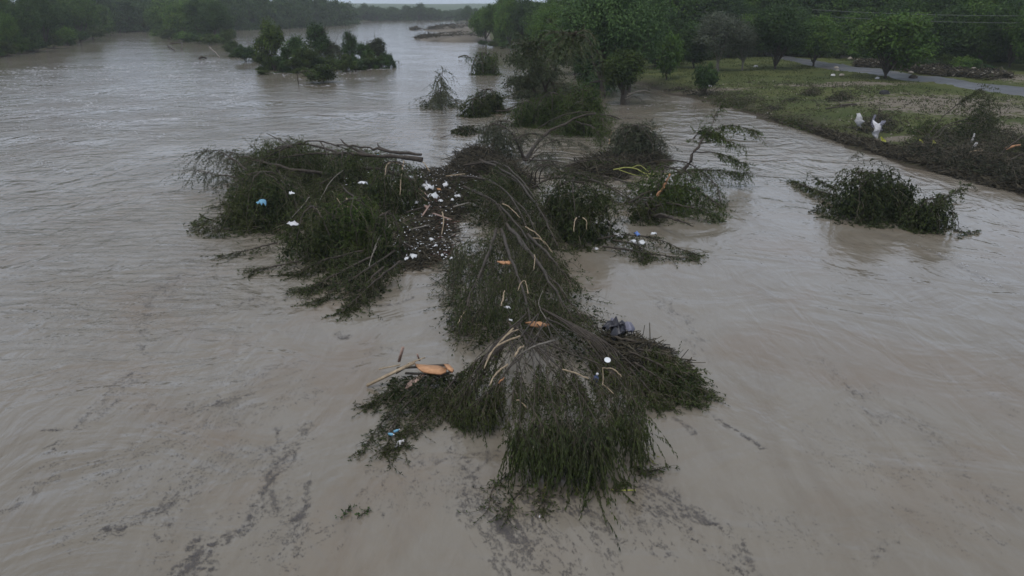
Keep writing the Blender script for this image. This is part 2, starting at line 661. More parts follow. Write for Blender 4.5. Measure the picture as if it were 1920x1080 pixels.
near = [(2050, 200), (1920, 181), (1840, 170), (1760, 158), (1690, 149), (1620, 139), (1550, 129), (1500, 119), (1465, 111), (1430, 102)]
far = [(2050, 178), (1920, 164), (1830, 154), (1760, 144), (1690, 135), (1620, 126), (1560, 118), (1510, 111), (1480, 105), (1445, 97)]
A = cat_rom([GT(*p) for p in near], 60)
Bq = cat_rom([GT(*p) for p in far], 60)
V = []
for a, b in zip(A, Bq):
    for t in np.linspace(0, 1, 7):
        q = a * (1 - t) + b * t
        z = float(ground_z(q[0], q[1])) + bump_z(q[0], q[1])
        V.append((q[0], q[1], z + .10 - .12 * (abs(t - .5) * 2) ** 6))
V = np.array(V)
i = np.arange(len(V)).reshape(60, 7)
f = np.stack([i[:-1, :-1], i[:-1, 1:], i[1:, 1:], i[1:, :-1]], 2).reshape(-1, 4)
MB().add(V, f).build('road', road_material(), kind='structure', smooth=True)

# air: pale even haze over the valley
hz = MB().box((0, 1500, 15.5), (5600, 3700, 37))
ho = hz.build('haze', M_FOAM, kind='stuff')
hmst = bpy.data.materials.new('haze_air')
hmst.use_nodes = True
N_, K_ = hmst.node_tree.nodes, hmst.node_tree.links
N_.remove(N_['Principled BSDF'])
pv = N_.new('ShaderNodeVolumePrincipled')
pv.inputs['Color'].default_value = (.90, .96, 1.0, 1)
pv.inputs['Density'].default_value = 0.00019
pv.inputs['Anisotropy'].default_value = 0.0
K_.new(pv.outputs[0], N_['Material Output'].inputs['Volume'])
ho.data.materials.clear()
ho.data.materials.append(hmst)
tagp(ho, 'pale blue haze hanging in the air over the river valley')

# ------------------------------------------------------------------ standing trees
def tree_meshes(seed, h, w, trunk_h, mat, leaf=.50, nclump=260, per=60, lobes=11, trunk_r=.28, droop=0., squash=.8, hollow=.72, bark=None, lean=0., skirt=0):
    """a trunk with limbs, and a crown of leaf-sized faces in clumps round the limb ends"""
    rng = np.random.default_rng(seed)
    crown_c = np.array([lean * h * .3, 0, trunk_h + (h - trunk_h) * .5])
    rad = np.array([w / 2, w / 2, (h - trunk_h) / 2])
    lob = []
    for k in range(lobes):
        d = rng.normal(size=3)
        d /= np.linalg.norm(d)
        d[2] = abs(d[2]) * 1.1 - .35 if k % 3 else d[2]
        lr = rng.uniform(.30, .48)
        lob.append((crown_c + d * rad * (1 - lr) * rng.uniform(.75, 1.1), lr * rad * rng.uniform(.8, 1.15)))
    for k in range(skirt):
        a_ = rng.uniform(0, 6.28)
        lr = rng.uniform(.26, .42)
        lob.append((np.array([math.cos(a_) * rad[0] * .6, math.sin(a_) * rad[1] * .6, h * rng.uniform(.04, .22)]), lr * np.array([rad[0], rad[1], rad[2] * .7])))
    lob.append((crown_c, rad * .42))
    tb = MB()
    fork = np.array([lean * h * .12, 0, trunk_h * rng.uniform(.75, 1.0)])
    tp = cat_rom([np.array([0, 0, -.5]), fork * .5 + rng.normal(size=3) * .08, fork, crown_c + np.array([0, 0, rad[2] * .3])], 12)
    tb.tubes(tp[None], np.linspace(trunk_r * 1.25, trunk_r * .25, 12)[None], 8, .5)
    for c, r in lob[:-1]:
        st = tp[rng.integers(4, 9)]
        mid = (st + c) / 2 + rng.normal(size=3) * .06 * w * np.array([1, 1, .4]) + np.array([0, 0, .04 * h])
        lp = cat_rom([st, mid, c], 8)
        tb.tubes(lp[None], np.linspace(trunk_r * .5, .03, 8)[None], 5, .5)
        for q in range(4):
            e = c + rng.normal(size=3) * r * .7
            tb.tubes(cat_rom([lp[rng.integers(3, 7)], (lp[6] + e) / 2 + rng.normal(size=3) * .2, e], 6)[None], np.linspace(.07, .015, 6)[None], 3, .5)
    cb = MB()
    ci = rng.integers(0, len(lob), nclump)
    cc = np.array([lob[j][0] for j in ci])
    cr_ = np.array([lob[j][1] for j in ci])
    d = rng.normal(size=(nclump, 3))
    d /= np.linalg.norm(d, axis=1, keepdims=True)
    rr = hollow + (1 - hollow) * rng.random(nclump) ** .6
    cpos = cc + d * cr_ * rr[:, None]
    csz = rng.uniform(.028, .075, nclump) * w
    ctint = np.clip(rng.normal(.45, .30, nclump), 0, 1)
    k = np.repeat(np.arange(nclump), per)
    n = len(k)
    off = rng.normal(size=(n, 3)) * csz[k][:, None] * np.array([1, 1, squash])
    p = cpos[k] + off
    if droop:
        p[:, 2] -= droop * np.abs(rng.normal(size=n)) * .9
    out = p - crown_c
    out /= np.linalg.norm(out, axis=1, keepdims=True) + 1e-6
    dirs = rng.normal(size=(n, 3)) + out * .7 + np.array([0, 0, -.3 - droop])
    p[:, 2] = np.maximum(p[:, 2], .15)
    on = (p - cc[k]) / cr_[k]
    on = on / (np.linalg.norm(on, axis=1, keepdims=True) + 1e-6) + np.array([0, 0, .5]) + rng.normal(size=(n, 3)) * .45
    cb.leaves(p, dirs, leaf * rng.uniform(.6, 1.3, n), leaf * rng.uniform(.45, .9, n), np.clip(ctint[k] + rng.normal(size=n) * .15, 0, 1), rng, nrm=on)
    return tb.mesh('trunk', bark or M_BARK, True), cb.mesh('crown', mat)


PROTO = {}


def proto(key, *a, **k):
    PROTO[key] = (*tree_meshes(*a, **k), a[1], a[2])


for j in range(4):
    proto(('broad', j), 11 + j, 13., 14., 1.5, (M_GREEN, M_DEEP, M_GREEN, M_DEEP)[j], nclump=420, per=58, lobes=14)
for j in range(3):
    proto(('tall', j), 31 + j, 19., 12., 1.6, (M_DEEP, M_GREEN, M_DEEP)[j], nclump=420, per=58, lobes=17, trunk_r=.34, skirt=5)
for j in range(2):
    proto(('far', j), 51 + j, 14., 15., 1.2, M_DEEP, leaf=.9, nclump=240, per=34, lobes=12, skirt=6)
for j in range(3):
    proto(('shrub', j), 61 + j, 3.4, 5.0, .15, (M_DEEP, M_WETG, M_GREEN)[j], leaf=.3, nclump=110, per=50, lobes=7, trunk_r=.07, hollow=.3)
proto(('airy', 0), 88, 8.5, 6.0, .8, M_DEEP, leaf=.34, nclump=130, per=42, lobes=11, trunk_r=.15, droop=.3, hollow=.1, skirt=5)
proto(('airy', 1), 93, 8.5, 6.0, .6, M_SAGE, leaf=.34, nclump=150, per=42, lobes=12, trunk_r=.15, droop=.4, hollow=.1, skirt=6)
for j in range(2):
    proto(('flooded', j), 71 + j, 8.0, 6.5, .6, (M_WETG, M_DEEP)[j], leaf=.34, nclump=170, per=46, lobes=8, trunk_r=.16, droop=.35, skirt=4, hollow=.2)
proto(('grey', 0), 81, 11., 11., 2.5, M_GREYTW, leaf=.30, nclump=280, per=42, lobes=12, trunk_r=.3, bark=M_GREYW)
proto(('yellow', 0), 83, 11., 12., 1.5, M_YELLOW, leaf=.4, nclump=250, per=60, lobes=11)


RT = random.Random(7)


def put_tree(key, base, height, label, group=None, name=None, width=None, rz=None, cat='tree', tilt=(0, 0)):
    tm, cmsh, h, w = PROTO[key]
    s = height / h
    sx = (width / w) if width else s * RT.uniform(.9, 1.1)
    e = empty(name or ('shrub' if cat in ('shrub', 'bush') else 'tree'), base, RT.uniform(0, 6.28) if rz is None else rz)
    e.scale = (sx, sx, s)
    e.rotation_euler[0], e.rotation_euler[1] = tilt
    tagp(e, label, cat, group)
    for nm, me in (('trunk', tm), ('crown', cmsh)):
        o = bpy.data.objects.new(nm, me)
        COL.objects.link(o)
        o.parent = e
        if nm == 'crown':
            o['kind'] = 'stuff'
    return e


def at_px(px, py, top_py, key, label, group=None, wpx=None, land=True, **k):
    b = GT(px, py) if land else L(px, py, -.2)
    s = mpp(b)
    h = (py - top_py) * s * 1.03
    w = wpx * s if wpx else None
    return put_tree(key, (b[0], b[1], b[2] - .1), h, label, group, width=w, **k)


# --- left bank forest: rows of trees nobody could tell apart
gl, gl2 = 'trees of the forest on the left bank', 'trees of the distant forest behind the left channel'
ll = 'dark green broad tree packed into the forest along the left bank'
for k, (px, py, top) in enumerate([(-60, 108, -40), (-15, 104, -20), (25, 100, 26), (60, 97, 8), (95, 91, -8), (130, 83, 4), (160, 77, -6), (190, 68, 6),
                                   (215, 61, 0), (240, 58, -4), (270, 57, 2), (-90, 112, -30), (150, 70, -20), (80, 82, -25), (20, 88, -25), (200, 60, -12), (-30, 90, -30), (110, 76, -20), (250, 55, -10)]):
    at_px(px - 8, py - 1, top, (('broad', 'tall')[k % 2], k % 3), ll, gl, wpx=70 - 12 * (k % 3))
at_px(12, 92, 30, ('yellow', 0), 'pale yellow-green tree at the left edge of the picture among dark forest', wpx=78, name='yellow_green_tree')
for k, (px, py, w) in enumerate([(300, 66, 30), (318, 76, 34), (345, 80, 40), (372, 83, 36), (395, 85, 36), (418, 83, 30), (335, 72, 36), (432, 76, 30)]):
    at_px(px, py, py - 20, ('shrub', k % 3), 'low flooded shrub at the waterline of the left point', 'flooded shrubs on the left point', wpx=w, cat='shrub', land=False)
for k, (px, py) in enumerate([(-20, 108), (12, 106), (40, 101), (70, 97), (100, 91), (128, 86), (150, 80), (175, 74), (200, 66), (225, 61), (260, 58)]):
    at_px(px, py, py - 22 - 5 * (k % 3), ('shrub', k % 3), 'low dark shrub overhanging the waterline of the left bank', 'shrubs along the left waterline', wpx=42, cat='shrub')
# flooded promontory x 295..430
for k, (px, py, top, w) in enumerate([(312, 68, -6, 60), (345, 74, 2, 62), (378, 78, -2, 60), (405, 80, 8, 52), (330, 62, -10, 60), (300, 62, 10, 46), (360, 64, -12, 60), (395, 68, -6, 60), (425, 72, 22, 40)]):
    at_px(px, py, top, (('tall', 'broad')[k % 2], (k + 1) % 3), 'dark tree standing in floodwater on the point jutting from left bank', 'flooded trees on the left point', wpx=w, land=False)
at_px(428, 84, 52, ('flooded', 0), 'small ragged tree in water at the tip of the left point', wpx=26, land=False)
# back rows 430..660
for k, px in enumerate(range(250, 665, 19)):
    py = float(np.interp(px, [250, 470, 560, 640, 665], [56, 54.5, 51, 46.5, 42]))
    top = float(np.interp(px, [250, 500, 600, 640, 665], [-8, -6, -2, 4, 14])) + RT.uniform(-4, 5)
    at_px(px, py, top, ('far', k % 2), 'hazy green tree in the distant forest behind the left channel', gl2, wpx=RT.uniform(38, 52))
for k, px in enumerate(range(0, 640, 26)):
    at_px(px, 46, RT.uniform(-14, -2), ('far', k % 2), 'hazy green tree in the distant forest behind the left channel', gl2, wpx=RT.uniform(38, 50))
for k, px in enumerate(range(668, 905, 13)):
    top = float(np.interp(px, [668, 690, 710, 735, 755, 780, 800, 820, 840, 870, 880, 900], [13, 7, 14, 17, 13, 8, 13, 17, 22, 24, 14, 20])) + RT.uniform(-1, 2)
    at_px(px, 38.5 - (k % 3) * .8, top, ('far', k % 2), 'blue-grey hazy tree on the shore at the far bend', 'trees on the far shore', wpx=RT.uniform(24, 32))
for k, px in enumerate(range(690, 1000, 16)):
    at_px(px, 33, RT.uniform(14, 21), ('far', k % 2), 'blue-grey hazy tree on the shore at the far bend', 'trees on the far shore', wpx=RT.uniform(24, 32))
at_px(876, 44, 13, ('broad', 1), 'lone rounded hazy tree at the end of the mud bar', wpx=24)

# --- mid-river island of flooded trees
for (px, py, top, w, key, lab) in [
    (515, 134, 25, 62, ('flooded', 0), 'tallest flooded tree at the left end of the mid-river clump'),
    (548, 136, 62, 52, ('flooded', 1), 'dense dark flooded tree second from left in the mid-river clump'),
    (600, 128, 34, 66, ('airy', 0), 'tall feathery flooded tree in the middle of the mid-river clump'),
    (575, 136, 74, 50, ('flooded', 0), 'round dark crown in front of the mid-river clump, above the low bush'),
    (622, 128, 66, 48, ('airy', 1), 'short flooded tree right of the tall feathery one'),
    (657, 132, 50, 34, ('airy', 0), 'thin flooded tree with a knobbly bare-looking top in the mid-river clump'),
    (684, 128, 78, 44, ('flooded', 1), 'bushy flooded tree near the right end of the mid-river clump'),
    (708, 126, 62, 54, ('airy', 1), 'pale-topped flooded tree at the right end of the mid-river clump'),
    (652, 136, 104, 40, ('shrub', 1), 'low dark bush at the foot of the thin flooded tree'),
    (722, 129, 100, 32, ('shrub', 0), 'low bush trailing off the right end of the mid-river clump'),
    (606, 158, 122, 74, ('shrub', 1), 'round low bush with foam round it, nearest the camera of the mid-river clump'),
    (462, 117, 86, 54, ('shrub', 0), 'dark rounded bush in the water left of the mid-river clump'),
    (438, 102, 78, 34, ('shrub', 1), 'small ragged bush between the left point and the mid-river clump'),
]:
    at_px(px, py, top, key, lab, None, wpx=w, land=False, cat='bush' if key[0] == 'shrub' else 'tree', rz=RT.uniform(0, 6), tilt=(RT.uniform(-.12, .12), RT.uniform(-.12, .12)))

for k, (px, py, dy, w) in enumerate([(498, 132, 40, 44), (530, 137, 34, 46), (560, 138, 40, 50), (590, 134, 30, 40), (618, 132, 34, 44), (668, 133, 30, 44), (695, 130, 32, 46), (715, 130, 26, 40), 
                                     (494, 142, 14, 26), (732, 128, 20, 26), (445, 108, 22, 36), (478, 116, 22, 30)]):
    at_px(px, py, py - dy, ('flooded', k % 2), 'low half-submerged scrub filling the mid-river clump', 'half-submerged scrub of the mid-river clump', wpx=w, cat='shrub', land=False, name='scrub', tilt=(RT.uniform(-.15, .15), RT.uniform(-.15, .15)))

# --- right bank: groups from the far end to the camera
gr = 'tall trees of the wood behind the riverside road'
for k, (px, py, top) in enumerate([(905, 82, 12), (925, 88, 4), (950, 92, -4), (975, 90, -2), (940, 76, -8), (1000, 92, 2), (1025, 96, -6), (1045, 88, 0), (985, 78, 2), (1010, 76, 6), (1060, 100, -14), (1085, 92, -25)]):
    at_px(px + 6, py - 3, top, (('broad', 'tall')[k % 2], k % 4 if k % 2 == 0 else k % 3), 'green leafy tree in the group on the right bank beside the mud bar', 'trees beside the mud bar', wpx=58)
for k, px in enumerate(range(1100, 2010, 38)):
    py = float(np.interp(px, [1100, 1250, 1400, 1600, 1800, 2000], [100, 108, 96, 100, 112, 122]))
    at_px(px, py + RT.uniform(-3, 3), RT.uniform(-60, -15), ('tall', k % 3), 'tall dark tree of the wood behind the riverside road', gr, wpx=RT.uniform(90, 125))
for k, px in enumerate(range(1215, 2010, 52)):
    py = float(np.interp(px, [1200, 1400, 1600, 1800, 2000], [112, 104, 104, 122, 134]))
    at_px(px, py + RT.uniform(-2, 2), RT.uniform(4, 34), ('broad', k % 4), 'rounded green tree along the edge of the wood behind the road', 'rounded trees along the edge of the wood', wpx=RT.uniform(95, 120))
for k, px in enumerate(range(1230, 2010, 34)):
    py = float(np.interp(px, [1200, 1400, 1560, 1700, 1800, 1920, 2010], [128, 104, 108, 124, 136, 142, 148]))
    if 1845 < px < 1925:
        continue
    at_px(px, py, py - RT.uniform(16, 30), ('shrub', k % 3), 'dark undergrowth shrub at the foot of the wood behind the road', 'undergrowth shrubs behind the road', wpx=RT.uniform(38, 60), cat='shrub')
at_px(1660, 147, 22, ('broad', 0), 'spreading oak with a single dark trunk standing alone between lawn and road', wpx=158, name='oak_tree')
at_px(1524, 124, 30, ('broad', 2), 'bright green rounded tree on the near verge of the road, left of the oak', wpx=92)
at_px(1452, 130, 18, ('broad', 1), 'dark broad tree where the road disappears', wpx=110)
at_px(1345, 134, 24, ('grey', 0), 'grey half-bare tree hung with drift at the left end of the lawn', wpx=120, name='grey_tree')
at_px(1392, 132, 50, ('grey', 0), 'smaller grey tree with drift wrapped round its trunk', wpx=66, name='grey_tree')
at_px(1300, 128, 40, ('broad', 3), 'green tree behind the grey half-bare tree', wpx=84)
at_px(1250, 150, 70, ('shrub', 2), 'mid-green rounded bush on the bank right of the big silvery tree', wpx=70, cat='bush')
at_px(1320, 178, 122, ('shrub', 0), 'dark drift-laden bush at the left edge of the lawn', wpx=56, cat='bush')

# ------------------------------------------------------------------ flood wreckage: broken trees combed flat by the current
def unit(v):
    v = np.asarray(v, float)
    return v / (np.linalg.norm(v, axis=-1, keepdims=True) + 1e-9)


def grow(rng, org, dirs, length, K=5, droop=.22, wob=.16, floor=.03, base=None):
    n = len(org)
    P = np.zeros((n, K, 3))
    d = unit(dirs)
    p = org.copy()
    length = np.asarray(length) * np.where(rng.random(n) < .1, 1.6, 1.0)
    droop, wob = droop * 1.45, wob * 1.3
    step = (np.asarray(length) / (K - 1))[:, None] if np.ndim(length) else length / (K - 1)
    P[:, 0] = p
    lvl = rng.uniform(0, .10, n) + floor
    for k in range(1, K):
        d = d + rng.normal(size=d.shape) * wob
        d[:, 2] -= droop
        d = unit(d)
        p = p + d * step
        gzv = lvl if base is None else lvl + base
        low = p[:, 2] < gzv
        p[low, 2] = (gzv if np.ndim(gzv) == 0 else gzv[low])
        d[low, 2] = np.abs(d[low, 2]) * .1
        P[:, k] = p
    return P


LEAFX = 1.22


def leafit(mb, rng, S, per, ln, wd, t0=.08, side=.85, hang=.35, tint=.5, tv=.18, floor=.0):
    n, K, _ = S.shape
    per = int(per * LEAFX)
    ln, wd = ln * .82, wd * 1.05
    m = n * per
    i = np.repeat(np.arange(n), per)
    t = (t0 + (1 - t0) * rng.random(m)) * (K - 1) * .9999
    a = t.astype(int)
    fr = (t - a)[:, None]
    p0, p1 = S[i, a], S[i, a + 1]
    p = p0 * (1 - fr) + p1 * fr
    tg = unit(p1 - p0)
    d = tg + rng.normal(size=(m, 3)) * side
    d[:, 2] -= hang
    l = ln * rng.uniform(.6, 1.3, m)
    d = unit(d)
    endz = p[:, 2] + d[:, 2] * l
    low = endz < floor + .015
    d[low, 2] = np.maximum((floor + .02 - p[low, 2]) / l[low], -.9) * .5
    tt = np.clip(np.broadcast_to(tint, (n,))[i] + rng.normal(size=m) * tv, 0, 1)
    mb.leaves(p, d, l, wd * rng.uniform(.7, 1.3, m), tt, rng)


def pdir(a, b):
    """the level direction in the scene from one pixel to another"""
    d = L(*b)[:2] - L(*a)[:2]
    return d / (np.linalg.norm(d) + 1e-9)


class Wreck:
    """one broken tree: branches you can pick out, a mass of twigs, and its leaves"""

    def __init__(self, label, name='fallen_tree', cat='fallen tree', mat=None, seed=0, leaf=(.20, .045), group=None, base=0., bark=None, gz_fn=None):
        self.rng = np.random.default_rng(seed)
        self.label, self.name, self.cat, self.mat, self.leaf, self.group = label, name, cat, mat or M_WET, leaf, group
        self.base = base
        self.bark = bark or M_BARK
        self.tw, self.lv, self.br = MB(), MB(), []
        self.first = None

    def _p(self, q):
        p = L(q[0], q[1], self.base + (q[2] if len(q) > 2 else 0.))
        if self.first is None:
            self.first = p
        return p

    def limb(self, pts, r=(.12, .03), mat=None, n=14, shoots=0, t0=.25, ln=(.8, 1.6), comb=None, cw=.8, lat=.8, up=.1, per=14, droop=.2, lab=None, vis=True, tint=.5, leafy=True, name='branch', t1=1., lf=None):
        rng = self.rng
        P = cat_rom([self._p(q) for q in pts], n)
        P[1:-1] += rng.normal(size=(n - 2, 3)) * r[0] * .35
        if vis:
            b = MB().tubes(P[None], np.linspace(r[0], r[1], n)[None] * rng.uniform(.88, 1.12, (1, n)), 7 if r[0] > .05 else 5, .5, caps=True)
            self.br.append((name, b, mat or self.bark, lab))
        if shoots:
            t = (t0 + (t1 - t0) * rng.random(shoots)) * (n - 1) * .9999
            a = t.astype(int)
            fr = (t - a)[:, None]
            o = P[a] * (1 - fr) + P[a + 1] * fr
            tg = unit(P[a + 1] - P[a])
            sd = np.stack([-tg[:, 1], tg[:, 0], tg[:, 2] * 0], 1) * rng.normal(size=(shoots, 1)) * lat
            d = tg * .7 + sd + np.array([0, 0, up]) + rng.normal(size=(shoots, 3)) * .2
            if comb is not None:
                c = np.array([comb[0], comb[1], 0])
                d = unit(d) + c * cw
            S = grow(rng, o, d, rng.uniform(ln[0], ln[1], shoots), droop=droop, floor=self.base + .02)
            ti = np.clip(rng.normal(tint, .18, shoots), 0, 1)
            self.tw.tubes(S, np.linspace(.011, .003, S.shape[1])[None] * rng.uniform(.7, 1.4, (shoots, 1)) * min(1.5, max(1, P[0][1] / 50)), 3, rng.random(shoots) * .7)
            if leafy:
                l_, w_ = lf or self.leaf
                leafit(self.lv, rng, S, per, l_, w_, tint=ti, floor=self.base)
        return P

    def mat_(self, poly, h=1.0, w=1.6, n=8., comb=(0, -1), cw=1., ln=(.8, 1.5), per=14, droop=.16, spread=.45, up=.15, tint=.5, bare=.12, lf=None, radial=None, low=.25):
        """foliage heaped over a footprint; n shoots a square metre, the current combs them one way"""
        rng = self.rng
        pw = poly_world(poly)
        if self.first is None:
            c = np.mean(pw, 0)
            self.first = np.array([c[0], c[1], self.base])
        N = int(poly_area(pw) * n * 1.35)
        xy = sample_poly(rng, pw, N)
        ed = edge_dist(xy, pw)
        rag = np.array([mnoise.fractal(Vector((x * .75, y * .45, 17 + h)), .8, 2.1, 4) for x, y in xy])
        kp = (ed > .55 * w * (-.25 - rag * 1.5)) & (rag > -.85)
        xy, ed, rag = xy[kp], ed[kp], rag[kp]
        N = len(xy)
        xy = xy + rng.normal(size=(N, 2)) * .25 * np.maximum(0, 1 - ed / w)[:, None] * w
        hn = np.array([.8 + 1.0 * mnoise.noise(Vector((x * .45, y * .25, h))) + .55 * mnoise.noise(Vector((x * 1.3, y * .8, h))) for x, y in xy])
        hn = np.clip(hn, .15, 1.6)
        z = h * np.minimum(1, ed / w) ** .6 * hn
        z = z * np.where(rng.random(N) < .6, 1, rng.uniform(low, 1, N)) + .05 + self.base
        o = np.column_stack([xy, z])
        if radial is not None:
            c0 = L(*radial)[:2]
            c = unit(xy - c0)
        else:
            c = np.tile(np.array(comb, float), (N, 1))
        ang = np.array([mnoise.noise(Vector((x * .35, y * .2, 5.5 + h))) for x, y in xy]) * 1.5
        c = np.stack([c[:, 0] * np.cos(ang) - c[:, 1] * np.sin(ang), c[:, 0] * np.sin(ang) + c[:, 1] * np.cos(ang)], 1)
        d = np.column_stack([c * cw, np.full(N, up)]) + rng.normal(size=(N, 3)) * spread * np.array([1, 1, .5])
        S = grow(rng, o, d, rng.uniform(ln[0], ln[1], N), droop=droop, floor=self.base + .02)
        nu = int(N * 1.6)
        ii = rng.integers(0, N, nu)
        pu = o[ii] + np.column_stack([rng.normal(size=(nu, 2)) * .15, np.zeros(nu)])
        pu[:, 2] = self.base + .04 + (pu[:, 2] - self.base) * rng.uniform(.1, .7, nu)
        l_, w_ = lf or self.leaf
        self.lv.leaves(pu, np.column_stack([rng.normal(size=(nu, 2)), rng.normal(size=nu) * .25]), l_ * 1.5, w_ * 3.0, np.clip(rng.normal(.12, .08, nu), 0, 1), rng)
        patch = np.array([mnoise.noise(Vector((x * .7, y * .45, 9.1))) for x, y in xy])
        ti = np.clip(tint + patch * .85 + rng.normal(size=N) * .15, 0, 1)
        tk = rng.random(N) < .55
        self.tw.tubes(S[tk], np.linspace(.011, .003, S.shape[1])[None] * rng.uniform(.7, 1.5, (tk.sum(), 1)) * max(1, pw[0][1] / 50), 3, rng.random(tk.sum()))
        lv = rng.random(N) > bare
        l_, w_ = lf or self.leaf
        leafit(self.lv, rng, S[lv], per, l_, w_, tint=ti[lv], floor=self.base)
        return self

    def dome(self, x0, x1, yt, yb, n=1.0, per=16, fill=1.0, lf=None, tint=.45, boughs=5, depth=1.05, hang=.9, rag=.22, tail=.35):
        """a half-sunk crown: boughs arch over from the top and hang all round down to the water"""
        rng = self.rng
        f = L((x0 + x1) / 2, yb, self.base)
        m = mpp(f)
        rx = (x1 - x0) / 2 * m * 1.14
        ry = rx * depth * .9
        c = np.array([L((x0 + x1) / 2, yb, self.base)[0], f[1] + ry, self.base])
        h = .5
        for _ in range(40):
            q = project((c[0], c[1], self.base + h))[1]
            h = max(.3, h + (q - yt) * m * .5)
        if self.first is None:
            self.first = c
        c0, rx0, ry0, h0 = c, rx, ry, h
        subs = [(0, 0, .92, 1.0)]
        for _ in range(5):
            q = rng.uniform(0, 2 * math.pi)
            k_ = rng.uniform(.42, .62)
            subs.append((math.cos(q) * (1 - k_) * 1.08, math.sin(q) * (1 - k_) * 1.0, k_, rng.uniform(.5, .92)))
        K = 5
        for si, (ox, oy, ks, hs) in enumerate(subs):
            c = c0 + np.array([ox * rx0, oy * ry0, 0])
            rx, ry, h = rx0 * ks, ry0 * ks, h0 * hs
            seed = float(rng.uniform(0, 90))
            N = int((rx * ry * 2.2 + (rx + ry) * h * 2.4) * 5.2 * n)
            a = rng.uniform(0, 2 * math.pi, N)
            u0 = rng.random(N) ** .55 * .95
            ln = rng.uniform(.2, .6, N)
            gap = np.array([mnoise.noise(Vector((math.cos(q) * 2.4, math.sin(q) * 2.4, seed + v * 2.6))) for q, v in zip(a, u0)])
            keep = gap > -.5 * fill
            a, u0, ln, gap = a[keep], u0[keep], ln[keep], gap[keep]
            N = len(a)
            edge = np.array([1 + rag * 2 * mnoise.noise(Vector((math.cos(q) * 1.4, math.sin(q) * 1.4, seed))) + rag * 1.3 * mnoise.noise(Vector((math.cos(q) * 5, math.sin(q) * 5, seed))) for q in a])
            hh = h * np.array([1 + .45 * mnoise.noise(Vector((math.cos(q) * v * 2, math.sin(q) * v * 2, seed + 9))) for q, v in zip(a, u0)])
            inner = np.where(rng.random(N) < .6, 1.0, rng.uniform(.4, 1, N))
            S = np.zeros((N, K, 3))
            da = rng.normal(size=N) * .55
            lift = rng.uniform(0, .12, N) * h
            for k in range(K):
                t = k / (K - 1)
                rr = np.minimum(u0 + ln * t, 1.0 + tail * t * rng.random(N))
                aa = a + da * t
                S[:, k, 0] = c[0] + np.cos(aa) * rx * rr * edge * inner
                S[:, k, 1] = c[1] + np.sin(aa) * ry * rr * edge * inner - .12 * ry * t
                S[:, k, 2] = self.base + .04 + hh * inner * np.sqrt(np.maximum(0, 1 - np.minimum(rr, 1) ** 2.4)) + lift * math.sin(math.pi * min(1, t * 1.3)) - .18 * h * t * t
            S[:, 1:] += rng.normal(size=(N, K - 1, 3)) * .05 * (1 + h)
            S[:, :, 2] = np.maximum(S[:, :, 2], self.base + rng.uniform(.02, .1, N)[:, None])
            tk = rng.random(N) < .24
            self.tw.tubes(S[tk], np.linspace(.012, .004, K)[None] * rng.uniform(.6, 1.5, (tk.sum(), 1)) * min(1.5, max(1, f[1] / 55)), 3, rng.random(tk.sum()) * 1.1)
            l_, w_ = lf or self.leaf
            leafit(self.lv, rng, S, per, l_, w_, tint=np.clip(tint + gap * .8 + rng.normal(size=N) * .13, 0, 1), hang=hang, side=.8, floor=self.base)
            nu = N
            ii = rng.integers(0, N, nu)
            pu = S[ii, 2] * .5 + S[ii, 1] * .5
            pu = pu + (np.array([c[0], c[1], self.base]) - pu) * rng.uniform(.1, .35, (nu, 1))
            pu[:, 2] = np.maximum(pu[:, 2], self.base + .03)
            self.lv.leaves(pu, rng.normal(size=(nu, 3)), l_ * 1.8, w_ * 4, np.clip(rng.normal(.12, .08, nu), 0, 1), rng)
        c, rx, ry, h = c0, rx0, ry0, h0
        for q in np.linspace(0, 2 * math.pi, boughs, endpoint=False) + rng.uniform(0, 1):
            t = np.linspace(0, 1, 9)
            P = np.stack([c[0] + np.cos(q + .3 * t) * rx * t * .95, c[1] + np.sin(q + .3 * t) * ry * t * .95, self.base + h * 1.02 * (1 - t ** 2.6) + .02], 1)
            P[1:-1] += rng.normal(size=(7, 3)) * .05
            b = MB().tubes(P[None], np.linspace(.05, .015, 9)[None] * max(1, f[1] / 60), 5, .5)
            self.br.append(('branch', b, self.bark, None))
        return self

    def curtain(self, poly, z, n=30, ln=(1., 2.), comb=(0, -1), per=16, lf=None, tint=.45, droop=.34, thick=.0045):
        rng = self.rng
        pw = poly_world(poly, self.base + z)
        if self.first is None:
            cc = np.mean(pw, 0)
            self.first = np.array([cc[0], cc[1], self.base])
        N = int(poly_area(pw) * n)
        xy = sample_poly(rng, pw, N)
        kp = np.array([mnoise.noise(Vector((x * 1.5, y * 1.0, 31 + z))) for x, y in xy]) > -.32
        xy = xy[kp]
        N = len(xy)
        o = np.column_stack([xy, self.base + z * rng.uniform(.75, 1.05, N)])
        d = np.column_stack([np.tile(np.array(comb, float), (N, 1)) * .8, np.full(N, .05)]) + rng.normal(size=(N, 3)) * .3
        lm = np.clip([.85 + 1.1 * mnoise.noise(Vector((x * 1.1, y * .4, 51))) for x, y in xy], .35, 1.25)
        S = grow(rng, o, d, rng.uniform(ln[0], ln[1], N) * lm, droop=droop, wob=.09, floor=self.base + .02)
        pt = np.array([mnoise.noise(Vector((x * 2.2, y * 1.1, 9.1))) for x, y in xy])
        self.tw.tubes(S, np.linspace(thick, thick * .4, S.shape[1])[None] * rng.uniform(.7, 1.5, (N, 1)), 3, rng.random(N) * .5 - .2)
        l_, w_ = lf or self.leaf
        leafit(self.lv, rng, S, per, l_, w_, tint=np.clip(tint + pt * .7 + rng.normal(size=N) * .12, 0, 1), side=.35, hang=1.1, floor=self.base)
        return self

